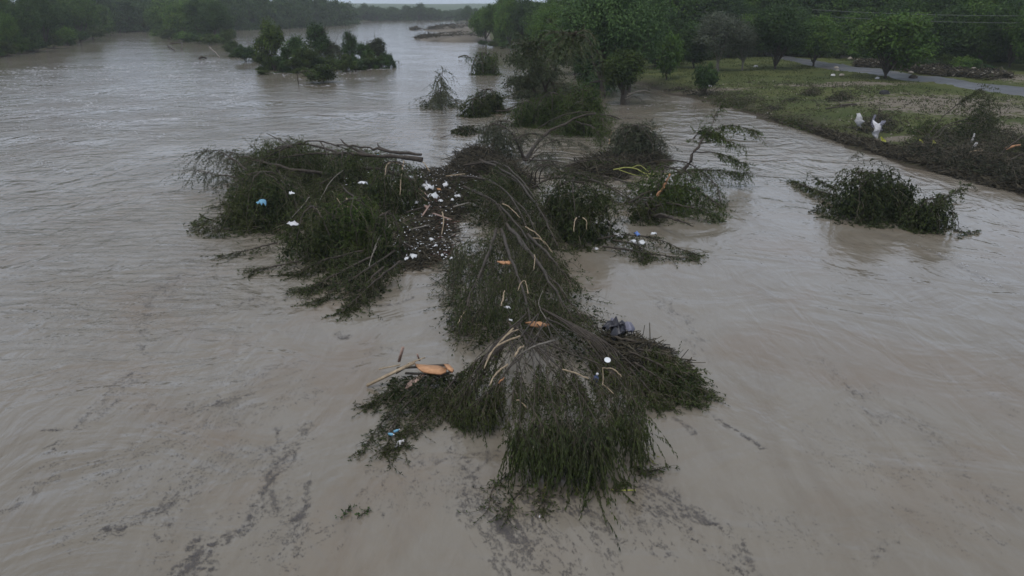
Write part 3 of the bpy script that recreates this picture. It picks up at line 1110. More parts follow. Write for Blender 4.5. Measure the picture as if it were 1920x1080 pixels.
    def build(self):
        e = empty(self.name, self.first)
        tagp(e, self.label, self.cat, self.group)
        o3 = np.array(self.first)
        for nm, mb, mt, lab in self.br:
            mb.v = [a - o3 for a in mb.v]
            o = mb.build(nm, mt, e, smooth=True)
            if lab:
                o['label'] = lab
        for mb, nm, mt in ((self.tw, 'twigs', M_TWIG), (self.lv, 'foliage', self.mat)):
            if mb.v:
                mb.v = [a - o3 for a in mb.v]
                mb.build(nm, mt, e, kind='stuff')
        return e


def branch_thing(label, pts, r=(.05, .02), mat=None, name='broken_branch', cat='branch', forks=(), seed=1, base=0, n=12, flat=False, group=None):
    """a bare stripped stick: stem, with forks as parts when it has them"""
    rng = np.random.default_rng(seed)
    P = cat_rom([L(q[0], q[1], base + q[2]) for q in pts], n)
    P[1:-1] += rng.normal(size=(n - 2, 3)) * r[0] * .3
    o3 = P[0].copy()
    if name in ('stripped_branch', 'peeled_branch', 'stripped_twig'):
        r = (r[0] * .7, r[1] * .75)
    R = np.linspace(r[0], r[1], n)[None] * rng.uniform(.7, 1.25, (1, n))
    if not forks:
        o = MB().tubes((P - o3)[None], R, 6, .5, caps=True).build(name, mat or M_PEEL, smooth=True)
        o.location = [float(c) for c in o3]
        return tagp(o, label, cat, group)
    e = empty(name, o3)
    tagp(e, label, cat, group)
    MB().tubes((P - o3)[None], R, 6, .5, caps=True).build('stem', mat or M_PEEL, e, smooth=True)
    for fk in forks:
        Q = cat_rom([L(q[0], q[1], base + q[2]) for q in fk], 8)
        MB().tubes((Q - o3)[None], np.linspace(r[0] * .6, r[1] * .7, 8)[None], 5, .5, caps=True).build('fork', mat or M_PEEL, e, smooth=True)
    return e


def litter(name, poly, n, mat, size=(.08, .6), h=.3, seed=3, label=None, flat=.3, thick=.02, parent=None, base=0.):
    rng = np.random.default_rng(seed)
    pw = poly_world(poly)
    xy = sample_poly(rng, pw, int(n * 1.3))
    ed = edge_dist(xy, pw)
    kp = (ed > .8 * np.array([.2 - 1.6 * mnoise.fractal(Vector((x * .8, y * .5, 23)), .8, 2.1, 4) for x, y in xy]))
    xy, ed = xy[kp], ed[kp]
    xy += rng.normal(size=xy.shape) * .35 * np.maximum(0, 1 - ed)[:, None]
    n = len(xy)
    z = base + .03 + h * np.minimum(1, ed / 1.2) * rng.random(n)
    a = rng.uniform(0, 2 * math.pi, n)
    ln = size[0] + (size[1] - size[0]) * rng.random(n) ** 2 * 1.6
    d = np.column_stack([np.cos(a), np.sin(a), rng.normal(size=n) * flat])
    d = unit(d)
    c = np.column_stack([xy, z])
    P = np.stack([c - d * ln[:, None] / 2, c + rng.normal(size=(n, 3)) * .02, c + d * ln[:, None] / 2], 1)
    P[:, :, 2] = np.maximum(P[:, :, 2], base + .02)
    R = thick * rng.uniform(.4, 1.6, (n, 1)) * np.array([[1, 1.1, .7]])
    mb = MB().tubes(P, R, 3, rng.random(n))
    o3 = np.array([*np.mean(pw, 0), base])
    o = mb.build(name, mat, parent, kind='stuff', origin=o3)
    if label:
        o['label'] = label
    return o


def flakes(mb, rng, P, d, ln, wd, tint):
    """flat drifting scraps lying on the water"""
    P = P.copy()
    P[:, 2] = .012 + .004 * rng.random(len(P))
    mb.leaves(P, d, ln, wd, tint, rng, flat=True)


DOWN = np.array([0, -1.0])

# === left pile ========================================================
w = Wreck('large dark fallen tree heaped at the upper left of the main debris pile', seed=101)
w.limb([(640, 330, 1.0), (560, 320, 1.9), (480, 300, 2.2), (430, 285, 2.3)], (.16, .04), shoots=150, t0=.0, comb=DOWN, cw=.7, ln=(1, 2.2), droop=.25)
w.limb([(600, 400, .8), (560, 370, 1.3), (530, 330, 1.7), (500, 300, 1.9)], (.12, .03), shoots=80, comb=DOWN, cw=.6, ln=(1, 2))
w.mat_([(455, 300), (520, 285), (600, 288), (655, 300), (670, 350), (630, 400), (560, 440), (470, 440), (400, 430), (405, 400), (440, 360), (440, 325)], h=1.5, w=2.5, n=7, comb=unit([-.45, -1]), per=18)
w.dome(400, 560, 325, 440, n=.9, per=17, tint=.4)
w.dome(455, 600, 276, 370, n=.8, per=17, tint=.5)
w.build()
w = Wreck('sparse leafy branch arching out over the water at the far left of the pile', name='leafy_branch', cat='branch', seed=102, mat=M_SAGE, leaf=(.22, .055))
w.limb([(475, 330, 1.4), (440, 300, 2.4), (405, 282, 2.6), (375, 285, 2.2)], (.09, .02), shoots=60, t0=.25, comb=unit([-.5, -1]), cw=.5, ln=(1.2, 2.8), droop=.22, per=16)
w.limb([(470, 340, 1.2), (430, 330, 1.7), (395, 325, 1.6), (368, 318, 1.4)], (.06, .015), shoots=40, t0=.3, comb=unit([-.5, -1]), cw=.5, ln=(1., 2.2), droop=.25, per=14)
w.build()
w = Wreck('thin leafy sprig lying in the water off the lower left corner of the pile', name='leafy_branch', cat='branch', seed=103, leaf=(.2, .05))
w.limb([(430, 430, .3), (400, 428, .5), (372, 420, .3)], (.04, .01), shoots=45, t0=.1, ln=(.6, 1.3), per=14, comb=DOWN, cw=.4)
w.build()
w = Wreck('broad dark fallen crown filling the middle of the left pile', seed=104)
w.limb([(790, 345, .8), (720, 320, 1.6), (650, 320, 1.9), (600, 345, 1.6)], (.18, .05), shoots=120, comb=DOWN, cw=.9, ln=(1, 2.2))
w.limb([(730, 470, .6), (690, 430, 1.2), (670, 380, 1.6), (640, 345, 1.7)], (.13, .04), shoots=90, comb=DOWN, cw=.8, ln=(1, 2))
w.mat_([(620, 300), (700, 295), (760, 310), (780, 345), (760, 400), (740, 450), (700, 490), (640, 505), (570, 485), (520, 455), (540, 420), (610, 380)], h=1.5, w=2.5, n=7, comb=unit([-.1, -1]), per=18)
w.dome(590, 690, 288, 385, n=.8, per=16)
w.dome(680, 792, 305, 410, n=.8, per=16, fill=.7)
w.dome(520, 640, 390, 500, n=.8, per=17, tint=.35)
w.dome(690, 760, 400, 505, n=.7, per=16, fill=.6, tint=.3)
w.build()
w = Wreck('bright-tipped green hanging boughs at the lower middle of the left pile', name='leafy_bough', cat='bough', seed=105, mat=M_WETG)
w.dome(598, 716, 376, 486, n=1.2, per=17, tint=.6)
w.build()
w = Wreck('ragged fallen top trailing down-left into the water under the left pile', seed=106)
for a, b, c in (((740, 470, .9), (680, 510, .9), (600, 560, .15)), ((750, 490, .8), (700, 530, .7), (640, 585, .1)), ((700, 480, .9), (620, 520, .5), (575, 545, .08)),
                ((720, 500, .8), (680, 540, .5), (665, 575, .1)), ((680, 470, .8), (600, 490, .6), (555, 515, .08))):
    w.limb([a, b, c], (.06, .012), shoots=65, t0=.1, comb=unit([-.4, -1]), cw=.5, ln=(.6, 1.6), per=16, droop=.2)
w.mat_([(590, 480), (660, 470), (740, 480), (742, 515), (700, 550), (650, 562), (600, 530)], h=.9, w=1.5, n=10, comb=unit([-.35, -1]), per=16)
w.build()
for k, (pts, lab) in enumerate([(([(520, 455, .4), (460, 470, .2), (415, 480, .06)]), 'low leafy branch floating off the left side of the pile, upper of two'),
                                (([(560, 490, .3), (510, 500, .15), (455, 512, .05)]), 'low leafy branch floating off the left side of the pile, lower of two')]):
    w = Wreck(lab, name='floating_branch', cat='branch', seed=110 + k)
    w.limb(pts, (.05, .012), shoots=30, t0=.0, ln=(.4, 1.7), per=11, comb=unit([-.3, -1]), cw=.5, lat=1.6)
    w.build()


def stream_log(label, pts, r, seed, forks=(), mat=None, name='fallen_log', cat='log', base=0):
    return branch_thing(label, pts, r, mat or M_BARK, name, cat, forks, seed, n=18, base=base)


stream_log('long curved dark trunk lying across the top of the left pile', [(792, 300, 2.6), (740, 294, 2.8), (690, 291, 2.9), (630, 288, 2.8), (560, 290, 2.6), (500, 300, 2.2)], (.19, .05), 1,
           forks=([(640, 288, 2.8), (600, 276, 3.0), (560, 270, 3.1), (500, 284, 2.8)], [(690, 291, 2.9), (650, 272, 3.2), (638, 260, 3.6)]))
stream_log('second dark trunk beside the curved one, broken orange end at its left', [(790, 290, 3.0), (735, 285, 3.0), (690, 277, 3.2), (632, 272, 3.3)], (.14, .06), 2,
           forks=([(735, 285, 3.0), (712, 276, 3.2), (708, 268, 3.4)],))
stream_log('arched bare branch rising from the top left of the pile', [(490, 300, 2.2), (545, 273, 3.2), (600, 265, 3.4), (650, 280, 3.0)], (.09, .05), 3,
           forks=([(545, 273, 3.2), (520, 260, 3.3), (500, 250, 3.3)], [(600, 265, 3.4), (610, 280, 3.0), (615, 300, 2.6)]))
stream_log('dark bent branch standing out against the left pile above the blue sheet', [(560, 395, 1.1), (545, 360, 1.7), (525, 335, 2.0)], (.08, .03), 4)
for k, (pts, r, lab) in enumerate([
    ([(722, 330, 2.0), (725, 310, 2.3), (735, 304, 2.4), (748, 306, 2.3)], (.05, .07), 'pale peeled hooked branch at the top of the left pile'),
    ([(750, 365, 1.7), (752, 335, 2.2), (757, 302, 2.7)], (.03, .09), 'pale peeled stick standing upright beside the hooked one'),
    ([(600, 375, 1.6), (620, 340, 2.1), (645, 318, 2.2)], (.03, .05), 'grey bare curved branch on the left pile'),
    ([(545, 410, 1.2), (568, 385, 1.6), (580, 370, 1.7)], (.03, .045), 'short grey bare branch on the dark left side of the pile'),
    ([(632, 372, 1.9), (640, 385, 1.8), (648, 402, 1.6)], (.03, .05), 'short yellowish peeled stick in the middle of the left pile'),
    ([(650, 370, 1.9), (652, 388, 1.8)], (.05, .04), 'stubby pale stick right of the yellowish one on the left pile'),
    ([(668, 392, 1.9), (676, 408, 1.7), (682, 416, 1.5)], (.04, .03), 'yellowish diagonal stick above the green hanging boughs'),
    ([(700, 470, 1.2), (712, 445, 1.5), (732, 422, 1.7)], (.03, .06), 'grey curved branch on the lower right of the left pile'),
    ([(692, 500, .9), (698, 478, 1.2), (706, 462, 1.3)], (.03, .04), 'grey forked twig below the grey curved branch'),
    ([(828, 440, .6), (832, 415, 1.0), (829, 398, 1.2)], (.03, .07), 'pale cream stick standing in the litter beside the milky pool'),
    ([(760, 345, 1.2), (785, 362, 1.0), (800, 375, .9)], (.03, .03), 'thin straight pale stick above the white sheets'),
    ([(790, 300, 1.4), (800, 312, 1.1), (806, 322, .8)], (.07, .03), 'splintered yellow stump end of the trunk by the open water'),
]):
    branch_thing(lab, pts, r, M_PEEL if k not in (2, 3, 7, 8) else M_GREYW, seed=20 + k, name='stripped_branch')

# === central belt of litter =========================================
BELT = [(775, 318), (815, 318), (860, 312), (905, 315), (900, 350), (885, 395), (855, 420), (848, 470), (838, 506), (745, 506), (735, 470), (745, 430), (780, 395), (775, 350)]
e = litter('wood_litter', BELT, 9000, M_LITTER, (.06, .7), .42, 5, thick=.022)
tagp(e, 'belt of dark bark and wood litter packed between the left pile and the centre', 'litter')
e = litter('reddish_litter', [(790, 375), (850, 370), (845, 430), (840, 500), (800, 500), (795, 440)], 700, M_RED, (.08, .45), .5, 6, thick=.03)
tagp(e, 'scattered reddish bark chips lying on the belt of wood litter', 'litter')
e = litter('twig_heap', [(845, 300), (890, 288), (940, 300), (985, 330), (1010, 355), (960, 360), (900, 345), (855, 330)], 2700, M_LITTER, (.3, 1.6), 1.2, 7, thick=.025, flat=.6)
tagp(e, 'tangled heap of dark brown twigs at the upstream edge of the centre', 'twig heap')
e = litter('twig_heap', [(1060, 318), (1130, 295), (1240, 290), (1260, 310), (1200, 330), (1120, 345), (1075, 340)], 2700, M_LITTER, (.3, 1.6), .9, 8, thick=.028, flat=.5)
tagp(e, 'low brown heap of twigs and roots right of the centre, below the leafy dome', 'twig heap')
e = litter('twig_heap', [(1130, 620), (1185, 628), (1225, 655), (1270, 690), (1260, 730), (1190, 725), (1120, 690)], 2500, M_LITTER, (.2, 1.3), .5, 9, thick=.02, flat=.3)
tagp(e, 'flat brown bed of twigs around the white round lid', 'twig heap')

# white plastic and torn sheets in the belt
def ray_stick(label, a, b, w_, mat, name, cat, seed=0, th=None):
    A_, B_ = L(*a), L(*b)
    d = B_ - A_
    ln = np.linalg.norm(d)
    o = MB().box((0, 0, 0), (ln, w_, th or w_ * .6), tint=.6, jitter=w_ * .06, rng=np.random.default_rng(seed)).build(name, mat)
    o.location = [float(v) for v in (A_ + B_) / 2]
    o.rotation_mode = 'QUATERNION'
    o.rotation_quaternion = Vector([float(v) for v in d]).to_track_quat('X', 'Z')
    return tagp(o, label, cat)


def crumple(label, px, py, z, size, seed, mat=None, name='torn_sheet', cat='sheet', ratio=.6, thick=.02, rot=None, group=None, amp=.18):
    """a crumpled torn sheet with an uneven outline and real thickness"""
    rng = np.random.default_rng(seed)
    c = L(px, py, z)
    n = 14
    a = np.linspace(0, 2 * math.pi, n, endpoint=False)
    rad = rng.uniform(.55, 1.1, n)
    rr = np.array([0.0, .5, 1.0])
    th = rng.uniform(0, 6.28) if rot is None else rot
    R = np.array([[math.cos(th), -math.sin(th)], [math.sin(th), math.cos(th)]])
    top = [(0, 0, size * amp)]
    for r in rr[1:]:
        for k in range(n):
            x, y = r * rad[k] * math.cos(a[k]) * size / 2, r * rad[k] * math.sin(a[k]) * size / 2 * ratio
            x, y = R @ np.array([x, y])
            top.append((x, y, rng.normal() * size * amp * .5 + (1 - r) * size * amp))
    top = np.array(top)
    bot = top - np.array([0, 0, thick])
    m = len(top)
    f3 = [(0, 1 + k, 1 + (k + 1) % n) for k in range(n)] + [(m, m + 1 + (k + 1) % n, m + 1 + k) for k in range(n)]
    f4 = []
    for k in range(n):
        k2 = (k + 1) % n
        f4.append((1 + k, 1 + n + k, 1 + n + k2, 1 + k2))
        f4.append((m + 1 + k, m + 1 + k2, m + 1 + n + k2, m + 1 + n + k))
        f4.append((1 + n + k, m + 1 + n + k, m + 1 + n + k2, 1 + n + k2))
    mb = MB()
    mb.add(np.vstack([top, bot]), np.array(f3), .6)
    mb.f4.append(np.array(f4))
    mb.t4.append(np.full(len(f4), .6))
    o = mb.build(name, mat or M_WHITE, smooth=False)
    o.location = [float(v) for v in c]
    return tagp(o, label, cat, group)


for k, (px, py, s, rt, lab) in enumerate([
    (801, 350, 1.05, .6, 'largest torn white sheet with a spiky edge, near the top of the litter belt'),
    (835, 347, .85, .45, 'flat white sheet lying right of the spiky one'),
    (811, 368, .8, .6, 'rounded white sheet just below the spiky one'),
    (769, 333, .55, .7, 'small torn white sheet at the upper left of the litter belt'),
    (781, 380, .5, .6, 'small white sheet at the left edge of the litter belt'),
    (858, 368, .5, .45, 'narrow white strip at the right of the litter belt'),
    (848, 374, .35, .5, 'tiny white scrap below the narrow strip'),
    (783, 340, .28, .6, 'tiny white scrap between the small torn sheet and the spiky one'),
    (826, 376, .30, .6, 'white scrap right of the rounded sheet'),
    (775, 479, .42, .6, 'white crescent-shaped scrap at the lower end of the litter belt'),
    (763, 484, .32, .6, 'white scrap left of the crescent-shaped one'),
    (808, 448, .30, .6, 'white scrap midway down the litter belt'),
    (817, 460, .24, .6, 'small white scrap below the midway one'),
    (829, 478, .22, .6, 'small white scrap near the reddish chips at the lower end'),
    (848, 484, .26, .6, 'white scrap at the lower right corner of the litter belt'),
    (550, 420, .62, .5, 'white sheet caught low on the left side of the left pile'),
    (546, 362, .40, .6, 'small pale sheet caught on the left pile above the blue one'),
    (680, 343, .5, .6, 'greyish white sheet caught in the middle of the left pile'),
]):
    z = {15: 1.9, 16: 2.5, 17: 2.6}.get(k, .52)
    crumple(lab, px, py, z, s * 1.25, 200 + k, ratio=rt, name='white_sheet', group='white plastic sheets in the debris')
for k, (a, b, w_, mt, lab) in enumerate([
    ((762, 398, .6), (796, 388, .7), .10, M_BARK, 'dark plank lying across the top left of the litter belt'), ((812, 400, .6), (846, 412, .5), .12, M_PINKW, 'reddish board lying across the middle of the litter belt'),
    ((770, 430, .6), (805, 422, .6), .09, M_GREYW, 'grey plank lying across the lower left of the litter belt'), ((800, 462, .5), (830, 452, .55), .09, M_BARK, 'dark plank low in the middle of the litter belt'),
    ((836, 330, .8), (872, 326, .9), .10, M_PEEL, 'pale splintered plank at the upstream rim of the litter belt'), ((850, 388, .6), (880, 380, .7), .12, M_GREYW, 'grey board at the right edge of the litter belt'),
    ((792, 404, .6), (806, 384, .8), .08, M_PINKW, 'short reddish stick below the rounded white sheet'), ((752, 452, .7), (776, 466, .5), .08, M_BARK, 'dark stick at the left foot of the litter belt')]):
    ray_stick(lab, a, b, w_, mt, 'drift_plank', 'plank', 60 + k)
# tiny pale scraps nobody could count
rng = np.random.default_rng(77)
mb = MB()
for poly, n, zz, sz in ((BELT, 260, .48, .11), ([(640, 330), (760, 320), (770, 400), (650, 420)], 60, 1.9, .10), ([(745, 440), (850, 440), (840, 500), (745, 500)], 60, .5, .09)):
    xy = sample_poly(rng, poly_world(poly), n)
    p = np.column_stack([xy, zz + rng.random(n) * .1])
    d = np.column_stack([rng.normal(size=(n, 2)), rng.normal(size=n) * .2])
    mb.leaves(p, d, sz * rng.uniform(.5, 1.9, n), sz * rng.uniform(.5, 1.2, n), rng.random(n), rng, flat=True)
tagp(mb.build('pale_scraps', M_WHITE, kind='stuff'), 'tiny pale scraps of plastic and splinters strewn over the litter belt', 'scraps')
crumple('light blue torn sheet caught on the left side of the left pile', 490, 379, 2.3, .95, 301, M_BLUE, 'blue_sheet', 'sheet', .55)
crumple('small blue scrap caught against the dark trunks at the top of the left pile', 706, 292, 2.3, .5, 302, M_BLUE, 'blue_sheet', 'sheet', .6)
crumple('small red-brown board scrap left of the low white sheet', 541, 417, 1.25, .35, 303, M_RED, 'board_scrap', 'board', .5)
crumple('orange-red chunk between the white sheets of the litter belt', 824, 355, .6, .42, 304, M_ORANGE, 'board_scrap', 'board', .6)
crumple('pale pinkish board scrap lying below the rounded white sheet', 800, 388, .6, .6, 305, M_PINKW, 'board_scrap', 'board', .4)
branch_thing('reddish broken plank leaning between the white sheets', [(783, 352, .7), (803, 368, .5)], (.05, .04), M_PINKW, 'plank', 'plank', seed=40)

# === centre ========================================================
w = Wreck('fallen tree with long bare curved limbs between the litter belt and the dense dome', seed=120)
for pts in ([(870, 310, 1.0), (930, 305, 1.8), (985, 345, 1.9), (1030, 430, 1.5)], [(860, 330, .9), (920, 340, 1.6), (980, 390, 1.5), (1010, 450, 1.1)],
            [(900, 300, 1.4), (960, 330, 2.0), (1010, 390, 1.8), (1045, 460, 1.3)], [(870, 350, .8), (930, 380, 1.4), (985, 440, 1.3), (1020, 500, .9)]):
    w.limb(pts, (.10, .03), shoots=70, comb=DOWN, cw=.8, ln=(.9, 1.9), droop=.22)
w.mat_([(860, 345), (920, 335), (985, 350), (1010, 400), (1000, 445), (960, 430), (900, 425), (870, 400)], h=1.7, w=2., n=9, comb=unit([.1, -1]), per=17)
w.build()
w = Wreck('dense rounded dark green dome of hanging foliage right of the centre', name='sunken_tree', cat='tree crown', seed=121, mat=M_WET, leaf=(.22, .045))
w.limb([(1075, 335, 2.2), (1030, 335, 2.4), (1000, 350, 2.0)], (.13, .05))
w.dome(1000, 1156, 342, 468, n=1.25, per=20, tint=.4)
w.build()
for k, (pts, lab) in enumerate([([(1076, 434, 2.3), (1077, 416, 2.6), (1081, 408, 2.7)], 'left of two pale hooked twigs hanging on the dense dome'),
                                ([(1100, 430, 2.2), (1099, 414, 2.6), (1093, 408, 2.7)], 'right of two pale hooked twigs hanging on the dense dome'),
                                ([(1022, 458, 1.2), (1008, 440, 1.5), (985, 425, 1.7)], 'pale curved bare twig at the lower left of the dense dome'),
                                ([(1036, 474, 1.0), (1016, 450, 1.4), (996, 446, 1.5)], 'second pale curved twig just below the first at the dome'),
                                ([(975, 408, 1.8), (955, 388, 2.0), (942, 382, 2.1)], 'pale peeled splinter left of the dense dome')]):
    branch_thing(lab, pts, (.028, .045), M_PEEL, seed=60 + k, name='stripped_twig')
w = Wreck('hoop of bent bare branches looping over the left shoulder of the dense dome', name='bent_branches', cat='branch', seed=122, mat=M_SAGE)
for dx, dz in ((0, 0), (8, .3), (16, .5), (-6, -.2)):
    w.limb([(995 + dx, 345, .6), (1000 + dx, 318, 1.8 + dz), (1025 + dx, 308, 2.2 + dz), (1055 + dx, 330, 1.5)], (.05, .02), shoots=22, ln=(.5, 1.2), per=8)
w.build()

# === right-hand tangle ============================================
w = Wreck('half-sunk bushy dome of grey-green foliage upstream of the right tangle', name='sunken_tree', cat='tree crown', seed=130, mat=M_SAGE, leaf=(.26, .055))
w.limb([(1150, 285, .5), (1175, 240, 2.8), (1215, 245, 2.6), (1250, 275, 1.0)], (.1, .04), shoots=60, comb=DOWN, cw=.5, ln=(1, 2.2))
w.dome(1142, 1256, 236, 312, n=1.1, per=17)
w.build()
branch_thing('pale torn stub sticking out of the left side of the half-sunk dome', [(1142, 270, .6), (1146, 250, 1.6), (1152, 246, 2.)], (.12, .05), M_PEEL, seed=66, name='stripped_branch')
w = Wreck('spreading dark green fallen tree around the leaning orange stick at right', seed=131, mat=M_WETG)
w.limb([(1180, 380, .8), (1230, 355, 1.4), (1290, 350, 1.5), (1350, 385, .7)], (.1, .03), shoots=120, comb=unit([.4, -1]), cw=.6, ln=(.8, 1.8))
w.limb([(1230, 330, 1.2), (1290, 320, 1.6), (1350, 320, 1.4), (1400, 325, 1.0)], (.08, .02), shoots=150, comb=unit([.3, -1]), cw=.4, ln=(.8, 1.6), t0=.2)
w.limb([(1250, 380, .9), (1300, 390, .8), (1345, 405, .4)], (.06, .02), shoots=60, comb=unit([.4, -1]), cw=.5, ln=(.6, 1.4))
w.dome(1188, 1345, 316, 408, n=.8, per=16, fill=.6, rag=.3, tint=.6)
w.build()
w = Wreck('dark leaning bare trunk with airy leafy arms rising at the right end of the debris', name='leaning_tree', cat='tree', seed=132, mat=M_WETG, leaf=(.24, .06))
w.limb([(1265, 335, .4), (1290, 305, 1.8), (1312, 270, 3.2), (1335, 235, 4.3)], (.17, .05), shoots=14, t0=.6, ln=(.8, 1.6), name='trunk')
w.limb([(1325, 250, 3.9), (1370, 235, 4.1), (1425, 248, 3.4)], (.06, .015), shoots=55, t0=.2, ln=(.6, 1.5), comb=DOWN, cw=.3, per=16)
w.limb([(1312, 270, 3.2), (1350, 262, 3.3), (1395, 275, 2.8)], (.05, .012), shoots=34, t0=.3, ln=(.6, 1.3), comb=DOWN, cw=.3, per=12)
w.limb([(1300, 285, 2.6), (1350, 288, 2.5), (1400, 310, 1.7)], (.06, .015), shoots=46, t0=.35, ln=(.6, 1.4), comb=DOWN, cw=.4, per=14)
w.limb([(1335, 235, 4.3), (1342, 215, 5.0), (1350, 200, 5.6)], (.05, .012), shoots=22, t0=.2, ln=(.6, 1.4), per=12)
w.limb([(1300, 260, 3.4), (1315, 245, 4.0), (1345, 250, 4.0)], (.06, .02), shoots=60, t0=.2, ln=(.6, 1.3), comb=unit([.6, -1]), cw=.4, per=20)
w.build()
w = Wreck('low mixed leafy branches filling the space between the two right-hand domes', name='fallen_branches', cat='branch', seed=136, mat=M_WETG)
for pts in ([(1040, 318, .6), (1100, 300, 1.2), (1160, 300, 1.2), (1210, 310, .8)], [(1020, 330, .8), (1070, 322, 1.2), (1130, 345, .9), (1175, 372, .3)], [(1240, 300, 1.0), (1290, 305, 1.4), (1340, 345, .9), (1352, 380, .3)],
            [(1130, 330, .8), (1190, 345, 1.2), (1240, 360, 1.0)]):
    w.limb(pts, (.07, .02), shoots=75, comb=DOWN, cw=.5, ln=(.6, 1.7), per=13, lat=1.2)
w.build()
w = Wreck('arching leafy sprays hanging over the open gap left of the dense dome', name='fallen_branches', cat='branch', seed=137, mat=M_WET)
for pts in ([(930, 320, 1.5), (985, 350, 2.0), (1020, 400, 1.5), (1035, 450, .5)], [(900, 330, 1.4), (950, 360, 1.9), (985, 420, 1.3), (1000, 455, .5)], [(890, 360, 1.2), (930, 380, 1.5), (955, 430, .8)]):
    w.limb(pts, (.06, .02), shoots=85, comb=DOWN, cw=.4, ln=(.7, 1.9), per=14, droop=.35)
w.build()
w = Wreck('dark root clump with an upright broken stump at the foot of the right tangle', name='root_clump', cat='roots', seed=133)
w.dome(1180, 1258, 372, 424, n=1.0, per=9, tint=.15)
for a in ((1205, 372), (1222, 368), (1240, 376), (1275, 410), (1300, 418)):
    w.limb([(1222, 405, .4), ((a[0] + 1222) / 2, (a[1] + 400) / 2, 1.1), (a[0], a[1] + 6, .6 if a[1] > 400 else 1.5)], (.12, .03), name='root')
w.build()
branch_thing('orange split stick leaning up out of the right tangle', [(1232, 368, 1.2), (1245, 348, 1.9), (1256, 326, 2.7)], (.10, .06), M_ORANGE, seed=67, name='split_stick', cat='stick')
branch_thing('yellow-green bare forked branch lying over the right tangle', [(1150, 318, 1.9), (1185, 314, 2.1), (1212, 326, 2.0), (1250, 326, 2.0)], (.05, .03), M_YEL, seed=68, name='lichen_branch',
             forks=([(1160, 318, 1.9), (1190, 328, 1.8), (1214, 330, 1.7)], [(1212, 326, 2.0), (1222, 340, 1.7), (1232, 356, 1.4)], [(1185, 314, 2.1), (1200, 310, 2.2), (1216, 322, 2.0)]))
w = Wreck('low tangled branches linking the brown heap to the root clump', name='fallen_branches', cat='branch', seed=134)
for pts in ([(1060, 330, .9), (1120, 340, 1.1), (1180, 370, .7), (1210, 395, .4)], [(1050, 345, .6), (1100, 355, .9), (1160, 380, .5)], [(1010, 335, 1.2), (1080, 325, 1.3), (1150, 335, 1.0)]):
    w.limb(pts, (.06, .02), shoots=60, comb=DOWN, cw=.5, ln=(.6, 1.3), per=9)
w.build()
w = Wreck('low drift branch carrying white and blue rubbish right of the dense dome', name='drift_branch', cat='branch', seed=135)
for pts in ([(1120, 448, .3), (1180, 440, .6), (1240, 452, .5), (1305, 478, .1)], [(1130, 462, .2), (1190, 470, .4), (1250, 480, .2), (1300, 484, .06)], [(1150, 450, .4), (1200, 462, .4), (1205, 492, .05)]):
    w.limb(pts, (.06, .015), shoots=70, t0=.1, comb=unit([.2, -1]), cw=.4, ln=(.5, 1.2), per=10)
w.build()
for k, (px, py, z, s, rt, mt, nm, lab) in enumerate([
    (1193, 438, .75, .65, .5, M_DBLUE, 'blue_sheet', 'blue crumpled sheet on the low drift branch'),
    (1188, 452, .6, .5, .5, M_WHITE, 'white_sheet', 'left of two white sheets on the low drift branch'),
    (1204, 454, .6, .62, .6, M_WHITE, 'white_sheet', 'right and larger of two white sheets on the low drift branch'),
    (1226, 438, .7, .36, .7, M_WHITE, 'white_sheet', 'small white block at the right end of the low drift branch rubbish'),
    (1160, 442, .5, .7, .35, M_CLOTH, 'grey_rag', 'greyish rag draped at the left end of the low drift branch'),
    (1048, 461, .06, .22, .8, M_WHITE, 'white_scrap', 'tiny white scrap floating at the foot of the dense dome'),
    (1118, 466, .06, .32, .8, M_CLOTH, 'white_scrap', 'pale scrap floating between the dome and the low drift branch')]):
    crumple(lab, px, py, z, s, 330 + k, mt, nm, 'sheet', rt)

# === centre cone: combed trees pointing at the camera ===============
w = Wreck('combed fallen tree in the middle, boughs streaming down to the lower fan', seed=140)
for pts in ([(950, 420, 1.6), (990, 470, 1.9), (1040, 530, 1.6), (1095, 600, .9)], [(940, 430, 1.6), (960, 490, 1.8), (985, 560, 1.6), (1000, 630, 1.3)],
            [(930, 430, 1.5), (910, 490, 1.5), (880, 560, 1.1), (865, 610, .6)], [(960, 430, 1.6), (1000, 480, 1.9), (1050, 560, 1.6), (1085, 610, 1.0)],
            [(990, 440, 1.5), (1030, 480, 1.7), (1070, 530, 1.1)]):
    w.limb(pts, (.09, .025), shoots=75, comb=DOWN, cw=.6, ln=(.8, 1.7), lf=(.17, .035), per=16)
w.mat_([(858, 470), (900, 445), (960, 445), (1030, 465), (1062, 510), (1080, 560), (1085, 600), (1040, 625), (980, 640), (930, 640), (890, 620), (860, 590), (845, 540)], h=1.1, w=1.6, n=7, comb=DOWN, per=18, lf=(.17, .034), ln=(.7, 1.5), bare=.2)
w.curtain([(850, 450), (940, 432), (1030, 450), (1060, 490), (1000, 520), (900, 520), (850, 500)], 1.7, n=16, ln=(1.2, 2.4), lf=(.17, .034))
w.curtain([(850, 530), (900, 510), (1000, 520), (1080, 560), (1050, 590), (950, 590), (860, 580)], 1.6, n=16, ln=(1., 2.), lf=(.17, .034))
w.build()
w = Wreck('ragged hanging fringe along the left edge of the central tree', name='leafy_bough', cat='bough', seed=141, mat=M_SAGE, leaf=(.17, .034))
w.mat_([(845, 480), (872, 478), (880, 560), (878, 625), (845, 632), (838, 600)], h=.9, w=.8, n=16, comb=unit([-.3, -1]), per=14, bare=.3)
w.build()
